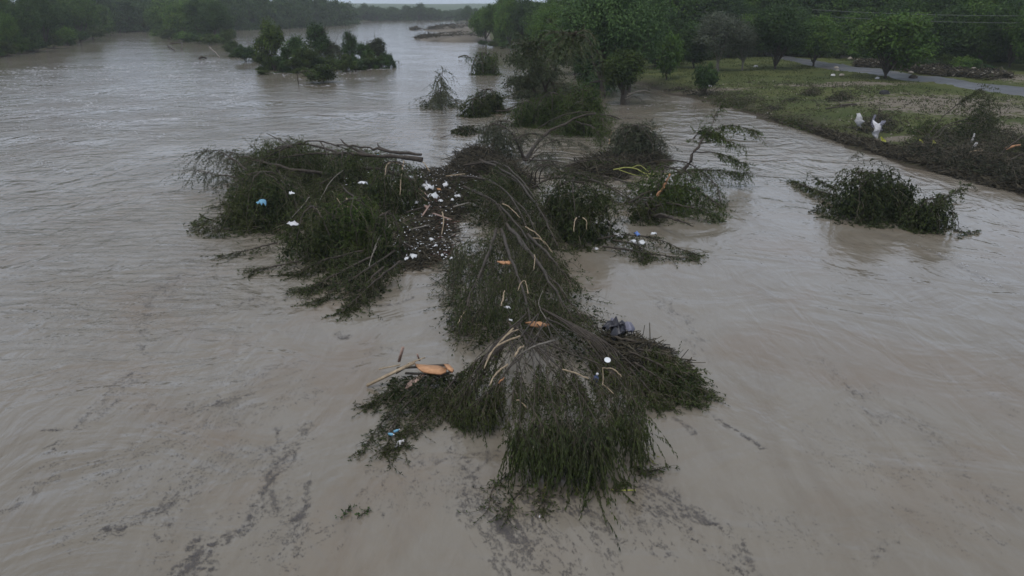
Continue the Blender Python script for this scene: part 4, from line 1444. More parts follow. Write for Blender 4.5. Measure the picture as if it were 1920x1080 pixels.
for k, (px, py, z, s, rt, rot, lab) in enumerate([(948, 492, 1.7, 1.0, .35, -.5, 'splintered pale orange wood chunk near the top of the central tree'),
                                                   (1008, 606, 1.5, 1.0, .45, -.2, 'orange board lying on the central tree where the boughs fan out')]):
    crumple(lab, px, py, z, s, 350 + k, M_ORANGE, 'broken_board', 'board', rt, thick=.06, rot=rot, amp=.06)
crumple('small white and blue scrap on the left side of the central tree', 951, 576, 1.5, .3, 353, M_CLOTH, 'white_scrap', 'sheet', .5)
crumple('tiny pale scrap below the white and blue one', 958, 600, 1.4, .22, 354, M_CLOTH, 'white_scrap', 'sheet', .5)

# === lower fan =====================================================
FANC = (990, 620)
w = Wreck('lowest fallen tree, long bare boughs fanning out to dense dark foliage', seed=150, mat=M_WET, leaf=(.16, .03))
rng = np.random.default_rng(5)
ends = [(862, 700, .6), (866, 740, .6), (885, 765, .8), (905, 770, .9), (925, 760, .9), (950, 790, 1.3), (975, 800, 1.5), (1000, 790, 1.6), (1020, 805, 1.5), (1045, 795, 1.6), (1070, 800, 1.6),
        (1095, 790, 1.6), (1120, 795, 1.5), (1145, 785, 1.4), (1170, 775, 1.3), (1195, 760, 1.1), (1210, 740, .9), (1185, 720, .9), (1150, 740, 1.2), (1100, 750, 1.3), (1050, 740, 1.4), (1010, 750, 1.4)]
for k, (ex, ey, ez) in enumerate(ends):
    sx, sy = 990 + rng.uniform(-35, 45), 610 + rng.uniform(-25, 30)
    mx, my = (sx * .5 + ex * .5) + rng.uniform(-20, 20) + (ex - sx) * .12, (sy * .5 + ey * .5) + rng.uniform(-14, 8)
    w.limb([(sx, sy, 1.5), (mx * .5 + sx * .5, my * .5 + sy * .5, 1.8), (mx, my, 1.6), (ex, ey, ez)], (rng.uniform(.014, .035), .008), shoots=38, t0=.68, comb=DOWN, cw=.35, ln=(.4, 1.1), lat=.5, per=16, droop=.4, n=16)
    w.limb([(sx, sy, 1.4), (mx, my, 1.5), ((mx + ex) / 2 + rng.uniform(-12, 12), (my + ey) / 2, 1.0)], (.022, .008), shoots=6, t0=.3, ln=(.3, .8), per=4, n=10, vis=False)
for k in range(20):
    ex, ey = rng.uniform(925, 1190), rng.uniform(730, 810)
    sx, sy = rng.uniform(950, 1050), rng.uniform(595, 650)
    w.limb([(sx, sy, 1.5), ((sx + ex) / 2 + rng.uniform(-25, 25), (sy + ey) / 2, rng.uniform(.5, 1.6)), (ex, ey, rng.uniform(.1, 1.3))], (rng.uniform(.010, .028), .006), n=12, shoots=4, t0=.4, ln=(.25, .6), per=6, comb=DOWN, cw=.4, mat=(M_BARK, M_TWIG, M_GREYW)[k % 3])
w.curtain([(950, 790), (1000, 782), (1060, 778), (1130, 775), (1190, 770), (1212, 785), (1190, 815), (1130, 825), (1050, 832), (985, 828), (955, 815)], 1.45, n=105, ln=(.9, 1.9), per=29, lf=(.17, .036), tint=.45)
w.curtain([(1140, 740), (1195, 735), (1215, 755), (1200, 790), (1150, 790)], 1.1, n=75, ln=(.7, 1.4), per=15, lf=(.16, .028))
w.curtain([(862, 715), (900, 725), (945, 745), (935, 770), (900, 785), (866, 765)], .75, n=85, ln=(.5, 1.2), per=15, lf=(.16, .028))
w.build()
w = Wreck('dark brown-green upper shoulder of the lower fan, right of the orange board', name='fallen_tree', seed=151, mat=M_WET, leaf=(.16, .032))
w.mat_([(1000, 570), (1060, 575), (1120, 605), (1165, 640), (1190, 690), (1170, 740), (1110, 725), (1050, 680), (1010, 640)], h=1.2, w=1.2, n=14, comb=unit([.5, -1]), per=12, ln=(.6, 1.3), bare=.45, tint=.35)
for k in range(12):
    a = (1010 + 8 * k, 575 + 4 * k, 1.4)
    w.limb([a, (a[0] + 60, a[1] + 40, 1.4), (a[0] + 110 + rng.uniform(-20, 20), a[1] + 110 + rng.uniform(-10, 20), .9)], (.035, .012), n=10)
w.build()
w = Wreck('left shoulder of the lower fan, thin dark boughs curving down over the water', name='fallen_tree', seed=152, mat=M_WET, leaf=(.16, .032))
w.mat_([(870, 600), (930, 595), (980, 610), (980, 640), (930, 655), (880, 675), (862, 640)], h=1.3, w=1.1, n=14, comb=unit([-.5, -1]), per=12, ln=(.6, 1.3), bare=.35, tint=.4)
for k in range(10):
    a = (980 - 6 * k, 600 + 5 * k, 1.4)
    w.limb([a, (a[0] - 35, a[1] + 50, 1.5), (a[0] - 80 + rng.uniform(-14, 14), a[1] + 130 + rng.uniform(-20, 20), .3)], (.03, .01), n=10, shoots=16, t0=.4, ln=(.4, .9), per=12, comb=DOWN, cw=.4)
w.build()
w = Wreck('dark leafy bough reaching out to the right end of the lower fan', name='leafy_bough', cat='bough', seed=153, mat=M_WET, leaf=(.16, .036))
for pts in ([(1180, 660, .8), (1230, 680, .8), (1280, 710, .5), (1325, 735, .2)], [(1190, 680, .7), (1240, 710, .7), (1300, 750, .15)], [(1180, 690, .6), (1215, 730, .5), (1240, 765, .06)],
            [(1195, 655, .8), (1250, 665, .7), (1290, 690, .4)]):
    w.limb(pts, (.05, .012), shoots=80, t0=.1, comb=unit([.35, -1]), cw=.4, ln=(.4, 1.), per=16)
w.mat_([(1195, 670), (1245, 675), (1290, 700), (1318, 735), (1290, 756), (1245, 758), (1210, 735)], h=.8, w=.8, n=30, comb=unit([.4, -1]), per=16, ln=(.4, .9))
w.build()
w = Wreck('yellow-green tipped sprigs at the lower right of the fan', name='leafy_branch', cat='branch', seed=154, mat=M_YELLOW, leaf=(.14, .03))
w.limb([(1170, 790, .6), (1195, 825, .4), (1215, 862, .08)], (.03, .01), shoots=14, t0=.2, ln=(.3, .6), per=7, comb=unit([.4, -1]), cw=.4)
w.build()
w = Wreck('pair of small bright green sprigs at the lowest edge of the fan', name='leafy_branch', cat='branch', seed=155, mat=M_YELLOW, leaf=(.13, .026))
w.limb([(1015, 880, .4), (1025, 905, .3), (1022, 925, .06)], (.02, .008), shoots=6, t0=.2, ln=(.25, .5), per=7, comb=DOWN)
w.limb([(1065, 885, .4), (1072, 905, .3), (1080, 918, .06)], (.02, .008), shoots=6, t0=.2, ln=(.25, .5), per=7, comb=DOWN)
w.build()
w = Wreck('thin dark half-sunk sprigs washing below the left side of the fan', name='sunken_branch', cat='branch', seed=156, mat=M_WET, leaf=(.13, .03))
for pts in ([(960, 885, .06), (925, 915, .05), (915, 955, .03)], [(985, 910, .05), (960, 940, .04), (950, 975, .03)], [(1010, 915, .05), (1020, 945, .04), (1015, 965, .03)], [(1190, 870, .05), (1200, 885, .04), (1235, 880, .03)]):
    w.limb(pts, (.025, .008), shoots=26, t0=.0, ln=(.25, .7), per=9, comb=DOWN, cw=.3)
w.build()
for k, (pts, r, lab) in enumerate([
    ([(908, 690, 1.2), (925, 655, 1.5), (950, 640, 1.6), (975, 630, 1.6)], (.022, .05), 'long peeled pale branch, upper left of the fan'),
    ([(915, 668, 1.4), (945, 632, 1.6), (962, 616, 1.7)], (.02, .035), 'shorter peeled pale branch just above the long one'),
    ([(938, 640, 1.6), (955, 625, 1.7), (972, 618, 1.7)], (.03, .03), 'small pale twig beside the shorter peeled branch'),
    ([(918, 722, 1.0), (930, 700, 1.2), (952, 683, 1.3)], (.025, .045), 'peeled pale branch low on the left of the fan'),
    ([(965, 668, 1.5), (972, 655, 1.6), (982, 648, 1.6)], (.05, .03), 'thick short pale peeled piece at the heart of the fan'),
    ([(935, 718, 1.0), (945, 708, 1.1)], (.03, .02), 'tiny orange-tan stick below the peeled branches'),
    ([(968, 668, 1.4), (1000, 650, 1.7), (1040, 638, 1.6)], (.02, .04), 'grey bare bough crossing the heart of the fan'),
    ([(1055, 693, 1.2), (1080, 700, 1.25), (1103, 710, 1.2)], (.03, .03), 'pale stick left of the blue bottle on the fan'),
    ([(971, 545, 1.7), (977, 530, 1.9), (985, 528, 1.9), (990, 550, 1.8)], (.022, .028), 'pale hooked twig on the upper half of the central tree'),
    ([(858, 608, .7), (866, 592, .9), (872, 584, 1.)], (.02, .03), 'pale stick poking out of the left fringe of the central tree'),
    ([(940, 572, 1.6), (944, 556, 1.7), (946, 545, 1.8)], (.04, .03), 'yellowish stub on the left side of the central tree'),
    ([(1001, 505, 1.9), (1003, 485, 2.0), (1002, 478, 2.0)], (.02, .03), 'thin pale stick right of the splintered orange chunk'),
    ([(1018, 545, 1.8), (1010, 570, 1.7), (1024, 598, 1.6)], (.018, .02), 'thin grey twig above the orange board'),
    ([(988, 765, .9), (975, 752, 1.0), (968, 750, 1.)], (.02, .02), 'little pale twig over the brown water under the fan')]):
    pts = [(q[0], q[1], q[2] + .45) for q in pts]
    r = (r[0] * 1.15, r[1] * 1.15)
    branch_thing(lab, pts, r, (M_GREYW if k in (6, 12) else (M_ORANGE if k == 5 else M_PEEL)), seed=400 + k, name='peeled_branch')
branch_thing('forked pale stick bent like a hook right of the blue bottle', [(1165, 706, 1.5), (1150, 692, 1.6), (1130, 690, 1.7)], (.022, .03), M_PEEL, seed=430, name='peeled_branch',
             forks=([(1130, 690, 1.7), (1131, 708, 1.6), (1130, 722, 1.5)], [(1130, 720, 1.5), (1140, 728, 1.4), (1150, 738, 1.3)]))
# white round lid
def disc(label, px, py, z, r, mat, name, cat, tilt=.3, seed=0):
    n = 20
    prof = [(0, .035), (.82, .035), (.9, .05), (1, .045), (1.0, -.02), (.94, -.02), (.92, .015), (0, .015)]
    V, F = [], []
    a = np.linspace(0, 2 * math.pi, n, endpoint=False)
    for q, hh in prof:
        V.append(np.stack([np.cos(a) * max(q, .001) * r, np.sin(a) * max(q, .001) * r, np.full(n, hh * r * 2)], 1))
    V = np.concatenate(V)
    i = np.arange(len(V)).reshape(len(prof), n)
    f = np.stack([i[:-1], np.roll(i, -1, 1)[:-1], np.roll(i, -1, 1)[1:], i[1:]], 2).reshape(-1, 4)
    o = MB().add(V, f, .8).build(name, mat, smooth=False)
    o.location = [float(v) for v in L(px, py, z)]
    o.rotation_euler = (tilt, .05, 0)
    return tagp(o, label, cat)


disc('white round plastic lid lying on the bed of twigs right of the fan', 1139, 675, 1.75, .11, M_WHITE, 'round_lid', 'lid', tilt=.5)


def bottle(label, px, py, z, s, mat, cap, rot, name='plastic_bottle', cat='bottle'):
    p = L(px, py, z)
    e = empty(name, p)
    e.rotation_euler = rot
    tagp(e, label, cat)
    n = 14
    a = np.linspace(0, 2 * math.pi, n, endpoint=False)

    def lathe(prof):
        V = np.concatenate([np.stack([np.cos(a) * q, np.sin(a) * q, np.full(n, hh)], 1) for q, hh in prof]) * s
        i = np.arange(len(V)).reshape(len(prof), n)
        return MB().add(V, np.stack([i[:-1], np.roll(i, -1, 1)[:-1], np.roll(i, -1, 1)[1:], i[1:]], 2).reshape(-1, 4), .5)
    lathe([(.001, 0), (.14, 0), (.16, .03), (.16, .18), (.145, .2), (.16, .22), (.16, .5), (.12, .62), (.06, .7), (.06, .76)]).build('body', mat, e, smooth=True)
    lathe([(.001, .76), (.07, .76), (.07, .85), (.001, .85)]).build('cap', cap, e)
    return e


bottle('blue plastic drum standing among twigs on the right side of the fan', 1113, 722, 1.2, .6, M_DRUM, M_CLOTH, (.25, .2, 0), 'plastic_drum', 'drum')
bottle('small light blue bottle floating in the lower left boughs, left of a pair', 729, 814, .1, .30, M_BLUE, M_WHITE, (1.3, 0, .9))
bottle('small light blue bottle floating in the lower left boughs, right of a pair', 738, 810, .1, .26, M_BLUE, M_WHITE, (1.4, 0, 2.1))
crumple('long white plastic bag trailing in the water below the blue bottles', 751, 832, .06, .6, 501, M_CLOTH, 'plastic_bag', 'bag', .35, rot=1.1)
# black rubbish heap
e = empty('rubbish_bundle', L(1160, 618, .5))
tagp(e, 'black and violet-grey rubbish bundle lying at the upper right edge of the fan', 'rubbish')
for k, (px, py, z, s, mt, nm, rt) in enumerate([(1145, 612, .8, .75, M_BLACK, 'black_sheet', .6), (1160, 620, .6, .95, M_BLACK, 'black_sheet', .6), (1175, 613, .7, .7, M_GREYP, 'grey_sheet', .6),
                                                 (1150, 604, .8, .5, M_GREYP, 'grey_sheet', .5), (1165, 606, .95, .25, M_BLACK, 'black_sheet', .8)]):
    o = crumple('x', px, py, z, s, 510 + k, mt, nm, 'x', rt, amp=.35, thick=.05)
    del o['label'], o['category']
    o.parent = e
    o.location = o.location - e.location
branch_thing('dark pointed log sticking out right of the rubbish bundle', [(1150, 632, .5), (1190, 640, .5), (1222, 648, .4)], (.07, .03), M_BARK, seed=440, name='dark_log', cat='log')
branch_thing('second dark pointed log just below the first one', [(1165, 642, .4), (1195, 645, .4), (1216, 640, .5)], (.05, .02), M_BARK, seed=441, name='dark_log', cat='log')

# === lower left: broken boards on a floating bough ==================
w = Wreck('leafy bough floating left of the fan under the broken orange boards', name='floating_bough', cat='bough', seed=160, mat=M_WET, leaf=(.15, .03))
for pts in ([(850, 695, .4), (800, 715, .5), (740, 760, .3), (680, 845, .03)], [(860, 700, .4), (830, 740, .5), (790, 800, .1)], [(840, 700, .4), (850, 750, .4), (868, 795, .06)],
            [(820, 710, .4), (770, 750, .35), (735, 800, .1), (725, 855, .03)], [(780, 715, .3), (730, 735, .2), (690, 765, .03)], [(830, 730, .4), (775, 790, .1), (750, 845, .03)]):
    w.limb(pts, (.04, .01), shoots=66, t0=.1, comb=unit([-.3, -1]), cw=.4, ln=(.35, .95), per=15)
w.mat_([(735, 715), (800, 705), (862, 705), (872, 750), (868, 785), (830, 780), (790, 775), (740, 770), (715, 745)], h=.55, w=.7, n=20, comb=unit([-.25, -1]), per=14, ln=(.35, .9), bare=.2)
w.build()


def slab(label, pts, z, th, mat, name, cat='board', ztilt=0., seed=0):
    """a torn flat board: outline in pixels, given its own thickness"""
    rng = np.random.default_rng(seed)
    x0 = pts[0][0]
    P = np.array([L(x, y, z + ztilt * (x - x0) / 100) for x, y in pts])
    c = P.mean(0)
    P = P - c
    n = len(P)
    bot = P - np.array([0, 0, th])
    V = np.vstack([P, bot, [[0, 0, 0]], [[0, 0, -th]]])
    f3 = [(i, (i + 1) % n, 2 * n) for i in range(n)] + [(n + (i + 1) % n, n + i, 2 * n + 1) for i in range(n)]
    f4 = [(i, n + i, n + (i + 1) % n, (i + 1) % n) for i in range(n)]
    mb = MB().add(V, np.array(f3), .7)
    mb.f4.append(np.array(f4))
    mb.t4.append(np.full(n, .2))
    o = mb.build(name, mat)
    o.location = [float(v) for v in c]
    return tagp(o, label, cat)


slab('wide torn orange board, largest of the broken boards left of the fan', [(778, 682), (800, 684), (822, 685), (838, 690), (836, 697), (826, 701), (806, 699), (792, 696), (784, 690)], .75, .05, M_ORANGE, 'orange_board', seed=1)
slab('small orange board edge-on at the right end of the wide torn one', [(832, 682), (842, 683), (851, 692), (848, 697), (840, 692)], .85, .06, M_ORANGE, 'orange_board', seed=2)
slab('reddish board hanging below the wide orange one', [(797, 701), (790, 708), (778, 719), (760, 728), (763, 719), (774, 710), (788, 702)], .6, .05, M_PINKW, 'reddish_board', ztilt=.8, seed=3)


ray_stick('long straight pale plank, lowest end in the water left of the orange boards', (688, 723, .08), (778, 679, .85), .125, M_PEEL, 'long_plank', 'plank', 1)
ray_stick('thin pale batten crossing the upper end of the long plank', (765, 682, .8), (797, 670, .9), .05, M_PEEL, 'thin_batten', 'batten', 2)
ray_stick('thin yellowish batten lying behind the long plank', (710, 692, .2), (750, 684, .35), .05, M_PEEL, 'thin_batten', 'batten', 3)
ray_stick('reddish stake standing upright above the long plank', (748, 678, .4), (756, 651, 1.1), .09, M_PINKW, 'wooden_stake', 'stake', 4)
ray_stick('short reddish stub right of the upright stake', (787, 676, .7), (782, 664, 1.1), .06, M_PINKW, 'wooden_stake', 'stake', 5)
for k, (a, b, lab) in enumerate([((745, 690, .4), (840, 684, .8), 'dark wet plank under the top edge of the orange board'), ((760, 700, .3), (850, 704, .4), 'dark wet plank under the lower edge of the orange board'),
                                 ((742, 700, .3), (768, 684, .6), 'short dark plank in the shadow of the long pale one')]):
    ray_stick(lab, a, b, .1, M_BARK, 'dark_plank', 'plank', 10 + k)

# === right float clump ==============================================
w = Wreck('dark leafy clump drifting alone in the water near the right bank', name='floating_clump', cat='fallen tree', seed=170, mat=M_WET, leaf=(.22, .07))
w.dome(1572, 1738, 326, 424, n=.95, per=17, rag=.2, tint=.35)
w.limb([(1600, 380, .8), (1625, 340, 2.6), (1645, 325, 3.0)], (.06, .02), shoots=26, t0=.4, ln=(.4, 1.))
w.build()
w = Wreck('right-hand leafy lobe of the drifting clump with a spray pointing up-right', name='floating_clump', cat='fallen tree', seed=171, mat=M_WET, leaf=(.2, .065))
w.dome(1722, 1812, 376, 442, n=1.1, per=16, tint=.35)
w.limb([(1735, 410, .8), (1765, 375, 1.9), (1818, 345, 2.4)], (.05, .012), shoots=60, t0=.1, ln=(.4, 1.1), per=13)
w.limb([(1735, 410, .8), (1755, 385, 1.7), (1780, 370, 1.7)], (.04, .012), shoots=40, t0=.1, ln=(.4, 1.), per=13)
w.limb([(1790, 432, .3), (1810, 436, .15), (1832, 434, .05)], (.03, .01), shoots=14, ln=(.2, .5), per=8)
w.build()
w = Wreck('dark leafy branch trailing left from the drifting clump', name='floating_branch', cat='branch', seed=172, mat=M_WET, leaf=(.2, .06))
w.limb([(1590, 375, .5), (1550, 362, .5), (1518, 352, .4), (1488, 340, .15)], (.06, .015), shoots=130, t0=.0, ln=(.4, 1.1), per=15)
w.limb([(1580, 360, .7), (1550, 345, .7), (1525, 332, .5)], (.04, .012), shoots=50, t0=.2, ln=(.3, .9), per=12)
w.build()
w = Wreck('thin pale twig sticking out of the water above the drifting clump, tuft at its tip', name='thin_twig', cat='twig', seed=173, mat=M_SAGE, leaf=(.18, .04), bark=M_GREYW)
w.limb([(1562, 342, .4), (1590, 305, 1.6), (1612, 285, 2.2)], (.03, .012), shoots=20, t0=.7, ln=(.4, .9), per=7)
w.build()

# === river things above the pile ====================================
w = Wreck('fallen leafy trunk bridging to the right above the drooping mop', name='fallen_tree', seed=180, mat=M_WETG, leaf=(.28, .06))
w.limb([(985, 300, .4), (1010, 262, 1.6), (1050, 235, 2.6), (1110, 215, 3.4), (1160, 222, 2.8)], (.2, .05), shoots=40, t0=.3, ln=(1, 2.4), comb=DOWN, cw=.5, name='trunk')
w.dome(950, 1022, 192, 240, n=1., per=16, tint=.35, rag=.35)
w.dome(1000, 1072, 176, 242, n=1., per=16, tint=.5, rag=.35)
w.dome(1056, 1132, 170, 256, n=1., per=16, fill=.7, tint=.6, rag=.35)
for pts in ([(950, 205, .6), (1000, 186, 2.4), (1060, 178, 3.0), (1120, 196, 2.0)], [(1010, 240, .6), (1060, 215, 2.4), (1120, 212, 2.6), (1135, 250, 1.0)]):
    w.limb(pts, (.1, .03), shoots=130, t0=.1, comb=DOWN, cw=.4, ln=(.8, 2.4), per=16, lat=1.3, droop=.3)
w.limb([(1080, 228, 2.8), (1115, 240, 2.6), (1128, 265, 1.6)], (.07, .02), shoots=40, t0=.2, ln=(.8, 1.8), comb=DOWN, cw=.5)
w.build()
w = Wreck('drooping mop-like crown of grey-green strands just above the pile', name='sunken_tree', cat='tree crown', seed=181, mat=M_SAGE, leaf=(.24, .045))
w.dome(896, 986, 228, 300, n=.6, per=15, fill=.5, rag=.3)
w.limb([(985, 300, .4), (960, 250, 2.8), (930, 232, 3.6), (905, 240, 3.2)], (.1, .02), shoots=50, t0=.3, ln=(1, 2.4), comb=DOWN, cw=.2, droop=.4)
for pts in ([(985, 300, .4), (950, 300, .9), (915, 306, .5)], [(985, 300, .6), (1020, 300, 1.0), (1060, 305, .8)], [(960, 262, 2.4), (1000, 250, 2.6), (1040, 262, 1.8)]):
    w.limb(pts, (.07, .02), shoots=55, t0=.1, comb=DOWN, cw=.4, ln=(.7, 2.), per=13, lat=1.2, droop=.3)
w.build()
w = Wreck('airy half-bare branches between the mop-like crown and the bridging trunk', name='bare_branches', cat='branch', seed=182, mat=M_SAGE, leaf=(.22, .05))
for pts in ([(985, 305, .3), (1020, 270, 1.8), (1070, 262, 2.0), (1100, 275, 1.4)], [(990, 305, .3), (1010, 290, 1.2), (1035, 290, 1.2)], [(980, 300, .4), (975, 270, 1.8), (985, 245, 2.6)]):
    w.limb(pts, (.06, .015), shoots=44, t0=.2, ln=(.7, 1.6), comb=DOWN, cw=.3, per=10)
w.build()
w = Wreck('compact dark bush lying in the river above the mop-like crown', name='sunken_bush', cat='bush', seed=183, mat=M_WET, leaf=(.3, .07))
w.dome(862, 915, 186, 221, n=.7, per=17, tint=.4, rag=.3)
w.dome(885, 942, 168, 214, n=.7, per=17, tint=.4, rag=.3)
w.limb([(930, 208, .4), (955, 206, .6), (985, 200, .8)], (.1, .04), shoots=12, ln=(.5, 1.2))
w.build()
w = Wreck('tall narrow tattered crown standing in the river left of the big silvery tree', name='flooded_treetop', cat='tree', seed=184, mat=M_SAGE, leaf=(.3, .07))
w.limb([(828, 203, .0), (826, 170, 3.4), (830, 128, 7.4)], (.1, .02), shoots=110, t0=.15, ln=(.8, 2.2), comb=DOWN, cw=.1, droop=.3, lat=1.3, name='trunk')
w.mat_([(795, 202), (812, 192), (845, 192), (853, 200), (835, 206), (812, 207)], h=3.2, w=3.2, n=5, comb=DOWN, per=15, ln=(1., 2.2), droop=.3, radial=(826, 195), low=.1)
w.build()
w = Wreck('small leaning bush in the river at the foot of the right bank wood', name='flooded_treetop', cat='tree', seed=185, mat=M_WETG, leaf=(.36, .09))
w.dome(882, 930, 100, 142, n=.45, per=16)
w.limb([(925, 138, .2), (930, 110, 4.4), (932, 96, 6.8)], (.09, .02), shoots=30, t0=.2, ln=(1, 2.4), comb=unit([-.3, -1]), cw=.4)
w.limb([(905, 120, 2.6), (885, 108, 3.6), (868, 106, 3.6)], (.06, .02), shoots=16, t0=.3, ln=(.8, 1.6))
w.build()
w = Wreck('lump of brown roots and drift sticking out of the river above the pile', name='root_clump', cat='roots', seed=186, leaf=(.2, .08))
w.mat_([(850, 250), (865, 240), (885, 240), (893, 250), (875, 255), (858, 256)], h=1.1, w=1.5, n=16, comb=DOWN, ln=(.3, .8), per=8, tint=.15, bare=.5)
w.build()
branch_thing('thin drift stick floating left of the lump of roots', [(826, 258, .05), (838, 255, .12), (848, 252, .08)], (.05, .03), M_BARK, seed=450, name='drift_stick', cat='stick')
for k, (pts, r, lab) in enumerate([([(315, 86, .3), (328, 95, .3)], (.22, .1), 'short dark snag floating slantwise right of the left point'),
                                   ([(320, 82, .8), (333, 80, 1.2), (342, 82, 1.6), (340, 93, .1)], (.25, .15), 'bent dark snag hooked like an arm below the left point'),
                                   ([(393, 89, 1.6), (403, 98, .8), (411, 107, .1)], (.28, .14), 'pale dead limb slanting out of the river left of the rounded bush'),
                                   ([(374, 110, .1), (380, 107, .5), (387, 109, .1)], (.35, .2), 'small dark lump of driftwood left of the slanting dead limb'),
                                   ([(462, 66, 2.2), (466, 84, .1)], (.14, .08), 'thin dead pole standing in the channel behind the rounded bush'),
                                   ([(860, 108, .4), (872, 104, .9), (882, 109, .3)], (.2, .1), 'dark snag left of the small leaning bush')]):
    branch_thing(lab, pts, r, M_BARK if k != 2 else M_GREYW, seed=460 + k, name='river_snag', cat='snag')
# flooded shrubs trailing off the mid-river clump
w = Wreck('bare curved twigs arching over the foam beside the round low bush', name='bare_branches', cat='branch', seed=187, mat=M_SAGE, leaf=(.3, .07))
w.limb([(560, 158, .1), (558, 140, 2.2), (575, 132, 2.8), (592, 145, 1.2)], (.08, .03), shoots=20, ln=(.7, 1.6), per=7)
w.limb([(740, 118, .2), (744, 114, .8), (750, 120, .2)], (.08, .03), shoots=8, ln=(.5, 1.), per=6)
w.build()

# ------------------------------------------------------------------ the right bank
def bw(label, anchor, **k):
    return Wreck(label, base=float(GT(*anchor)[2]) - .1, **k)


# big trees standing in the water at the bank
def own_tree(label, px, py, top, wpx, seed, mat, leaf=.3, land=True, name='tree', cat='tree', rz=0., **k):
    b = GT(px, py) if land else L(px, py, -.2)
    sc_ = mpp(b)
    h = (py - top) * sc_ * 1.03
    tm, cm_ = tree_meshes(seed, h, wpx * sc_, k.pop('trunk_h', h * .18), mat, leaf=leaf, **k)
    e = empty(name, b, rz)
    tagp(e, label, cat)
    for nm, me in (('trunk', tm), ('crown', cm_)):
        o = bpy.data.objects.new(nm, me)
        COL.objects.link(o)
        o.parent = e
        if nm == 'crown':
            o['kind'] = 'stuff'


own_tree('tall silvery-green tree standing in the water in the top middle, left of two', 1128, 186, -30, 172, 901, M_COTTON, .38, False, nclump=760, per=56, lobes=20, trunk_r=.5, trunk_h=4.6, droop=.35, skirt=1)
own_tree('tall silvery-green tree standing in the water in the top middle, right of two', 1178, 172, -40, 160, 902, M_COTTON, .38, False, nclump=640, per=56, lobes=18, trunk_r=.4, trunk_h=3.6, droop=.4, skirt=1)
own_tree('dark ivy-clad short tree in the water between the silvery trees and the leaning ones', 1098, 168, 88, 78, 903, M_DEEP, .28, False, nclump=220, per=70, lobes=9, trunk_h=.8)
own_tree('drooping dark tree with a swollen foot standing alone in the water by the bank', 1168, 199, 92, 88, 904, M_WETG, .28, False, nclump=240, per=70, lobes=10, trunk_r=.45, trunk_h=2.6, droop=.5)
own_tree('dense green tree behind the leaning grey-brown trees', 1040, 120, 0, 110, 905, M_GREEN, .34, True, nclump=420, per=58, lobes=14, trunk_h=1.)
own_tree('olive green tree just left of the silvery pair', 1078, 140, 10, 110, 906, M_GREEN, .32, True, nclump=420, per=58, lobes=14, trunk_h=1.6)
own_tree('dark green tree just right of the silvery pair', 1235, 128, 5, 100, 907, M_DEEP, .34, True, nclump=380, per=58, lobes=14, trunk_h=1.)
M_BROWNF = leaf_mat('brown_hanging_drift', (.026, .028, .017), (.078, .078, .048), (.05, .058, .028))
M_LEAN = leaf_mat('drab_green_foliage', (.028, .04, .018), (.095, .125, .055), (.085, .08, .045))
w = Wreck('leaning grey-brown trees bowed to the left over the river, hung with drift', name='leaning_tree', cat='tree', seed=190, mat=M_LEAN, leaf=(.38, .13))
for pts in ([(1015, 186, 0), (1035, 140, 4), (1062, 95, 8.5), (1080, 60, 12)], [(1030, 184, 0), (1012, 140, 4), (990, 110, 7), (965, 105, 6.5)], [(1050, 182, 0), (1020, 130, 5), (1000, 95, 9), (985, 80, 9.5)],
            [(1012, 182, 0), (985, 150, 3.5), (962, 150, 3)]):
    w.limb(pts, (.24, .06), shoots=210, t0=.3, ln=(.9, 2.6), comb=unit([-.3, -.6]), cw=.3, droop=.2, lat=1.4, per=17, name='trunk', up=.3)
w.build()
w = Wreck('brown thicket of drift at the foot of the leaning grey-brown trees', name='drift_thicket', cat='thicket', seed=191, mat=M_LEAN, leaf=(.3, .1))
w.mat_([(958, 184), (985, 168), (1040, 162), (1075, 172), (1060, 186), (1000, 190)], h=3.2, w=4, n=5, comb=unit([-.5, -1]), ln=(1, 2.4), per=12, low=.1)
w.build()
w = Wreck('bare light branches trailing in the water right of the swollen-footed tree', name='bare_branches', cat='branch', seed=192, mat=M_SAGE, bark=M_GREYW)
for pts in ([(1175, 180, 1.5), (1200, 172, 2.0), (1232, 186, .1)], [(1178, 176, 1.8), (1210, 170, 2.2), (1250, 182, .2)], [(1172, 185, 1), (1190, 180, 1.2), (1205, 190, .1)]):
    w.limb(pts, (.06, .02), shoots=16, t0=.3, ln=(.5, 1.3), per=5)
w.build()

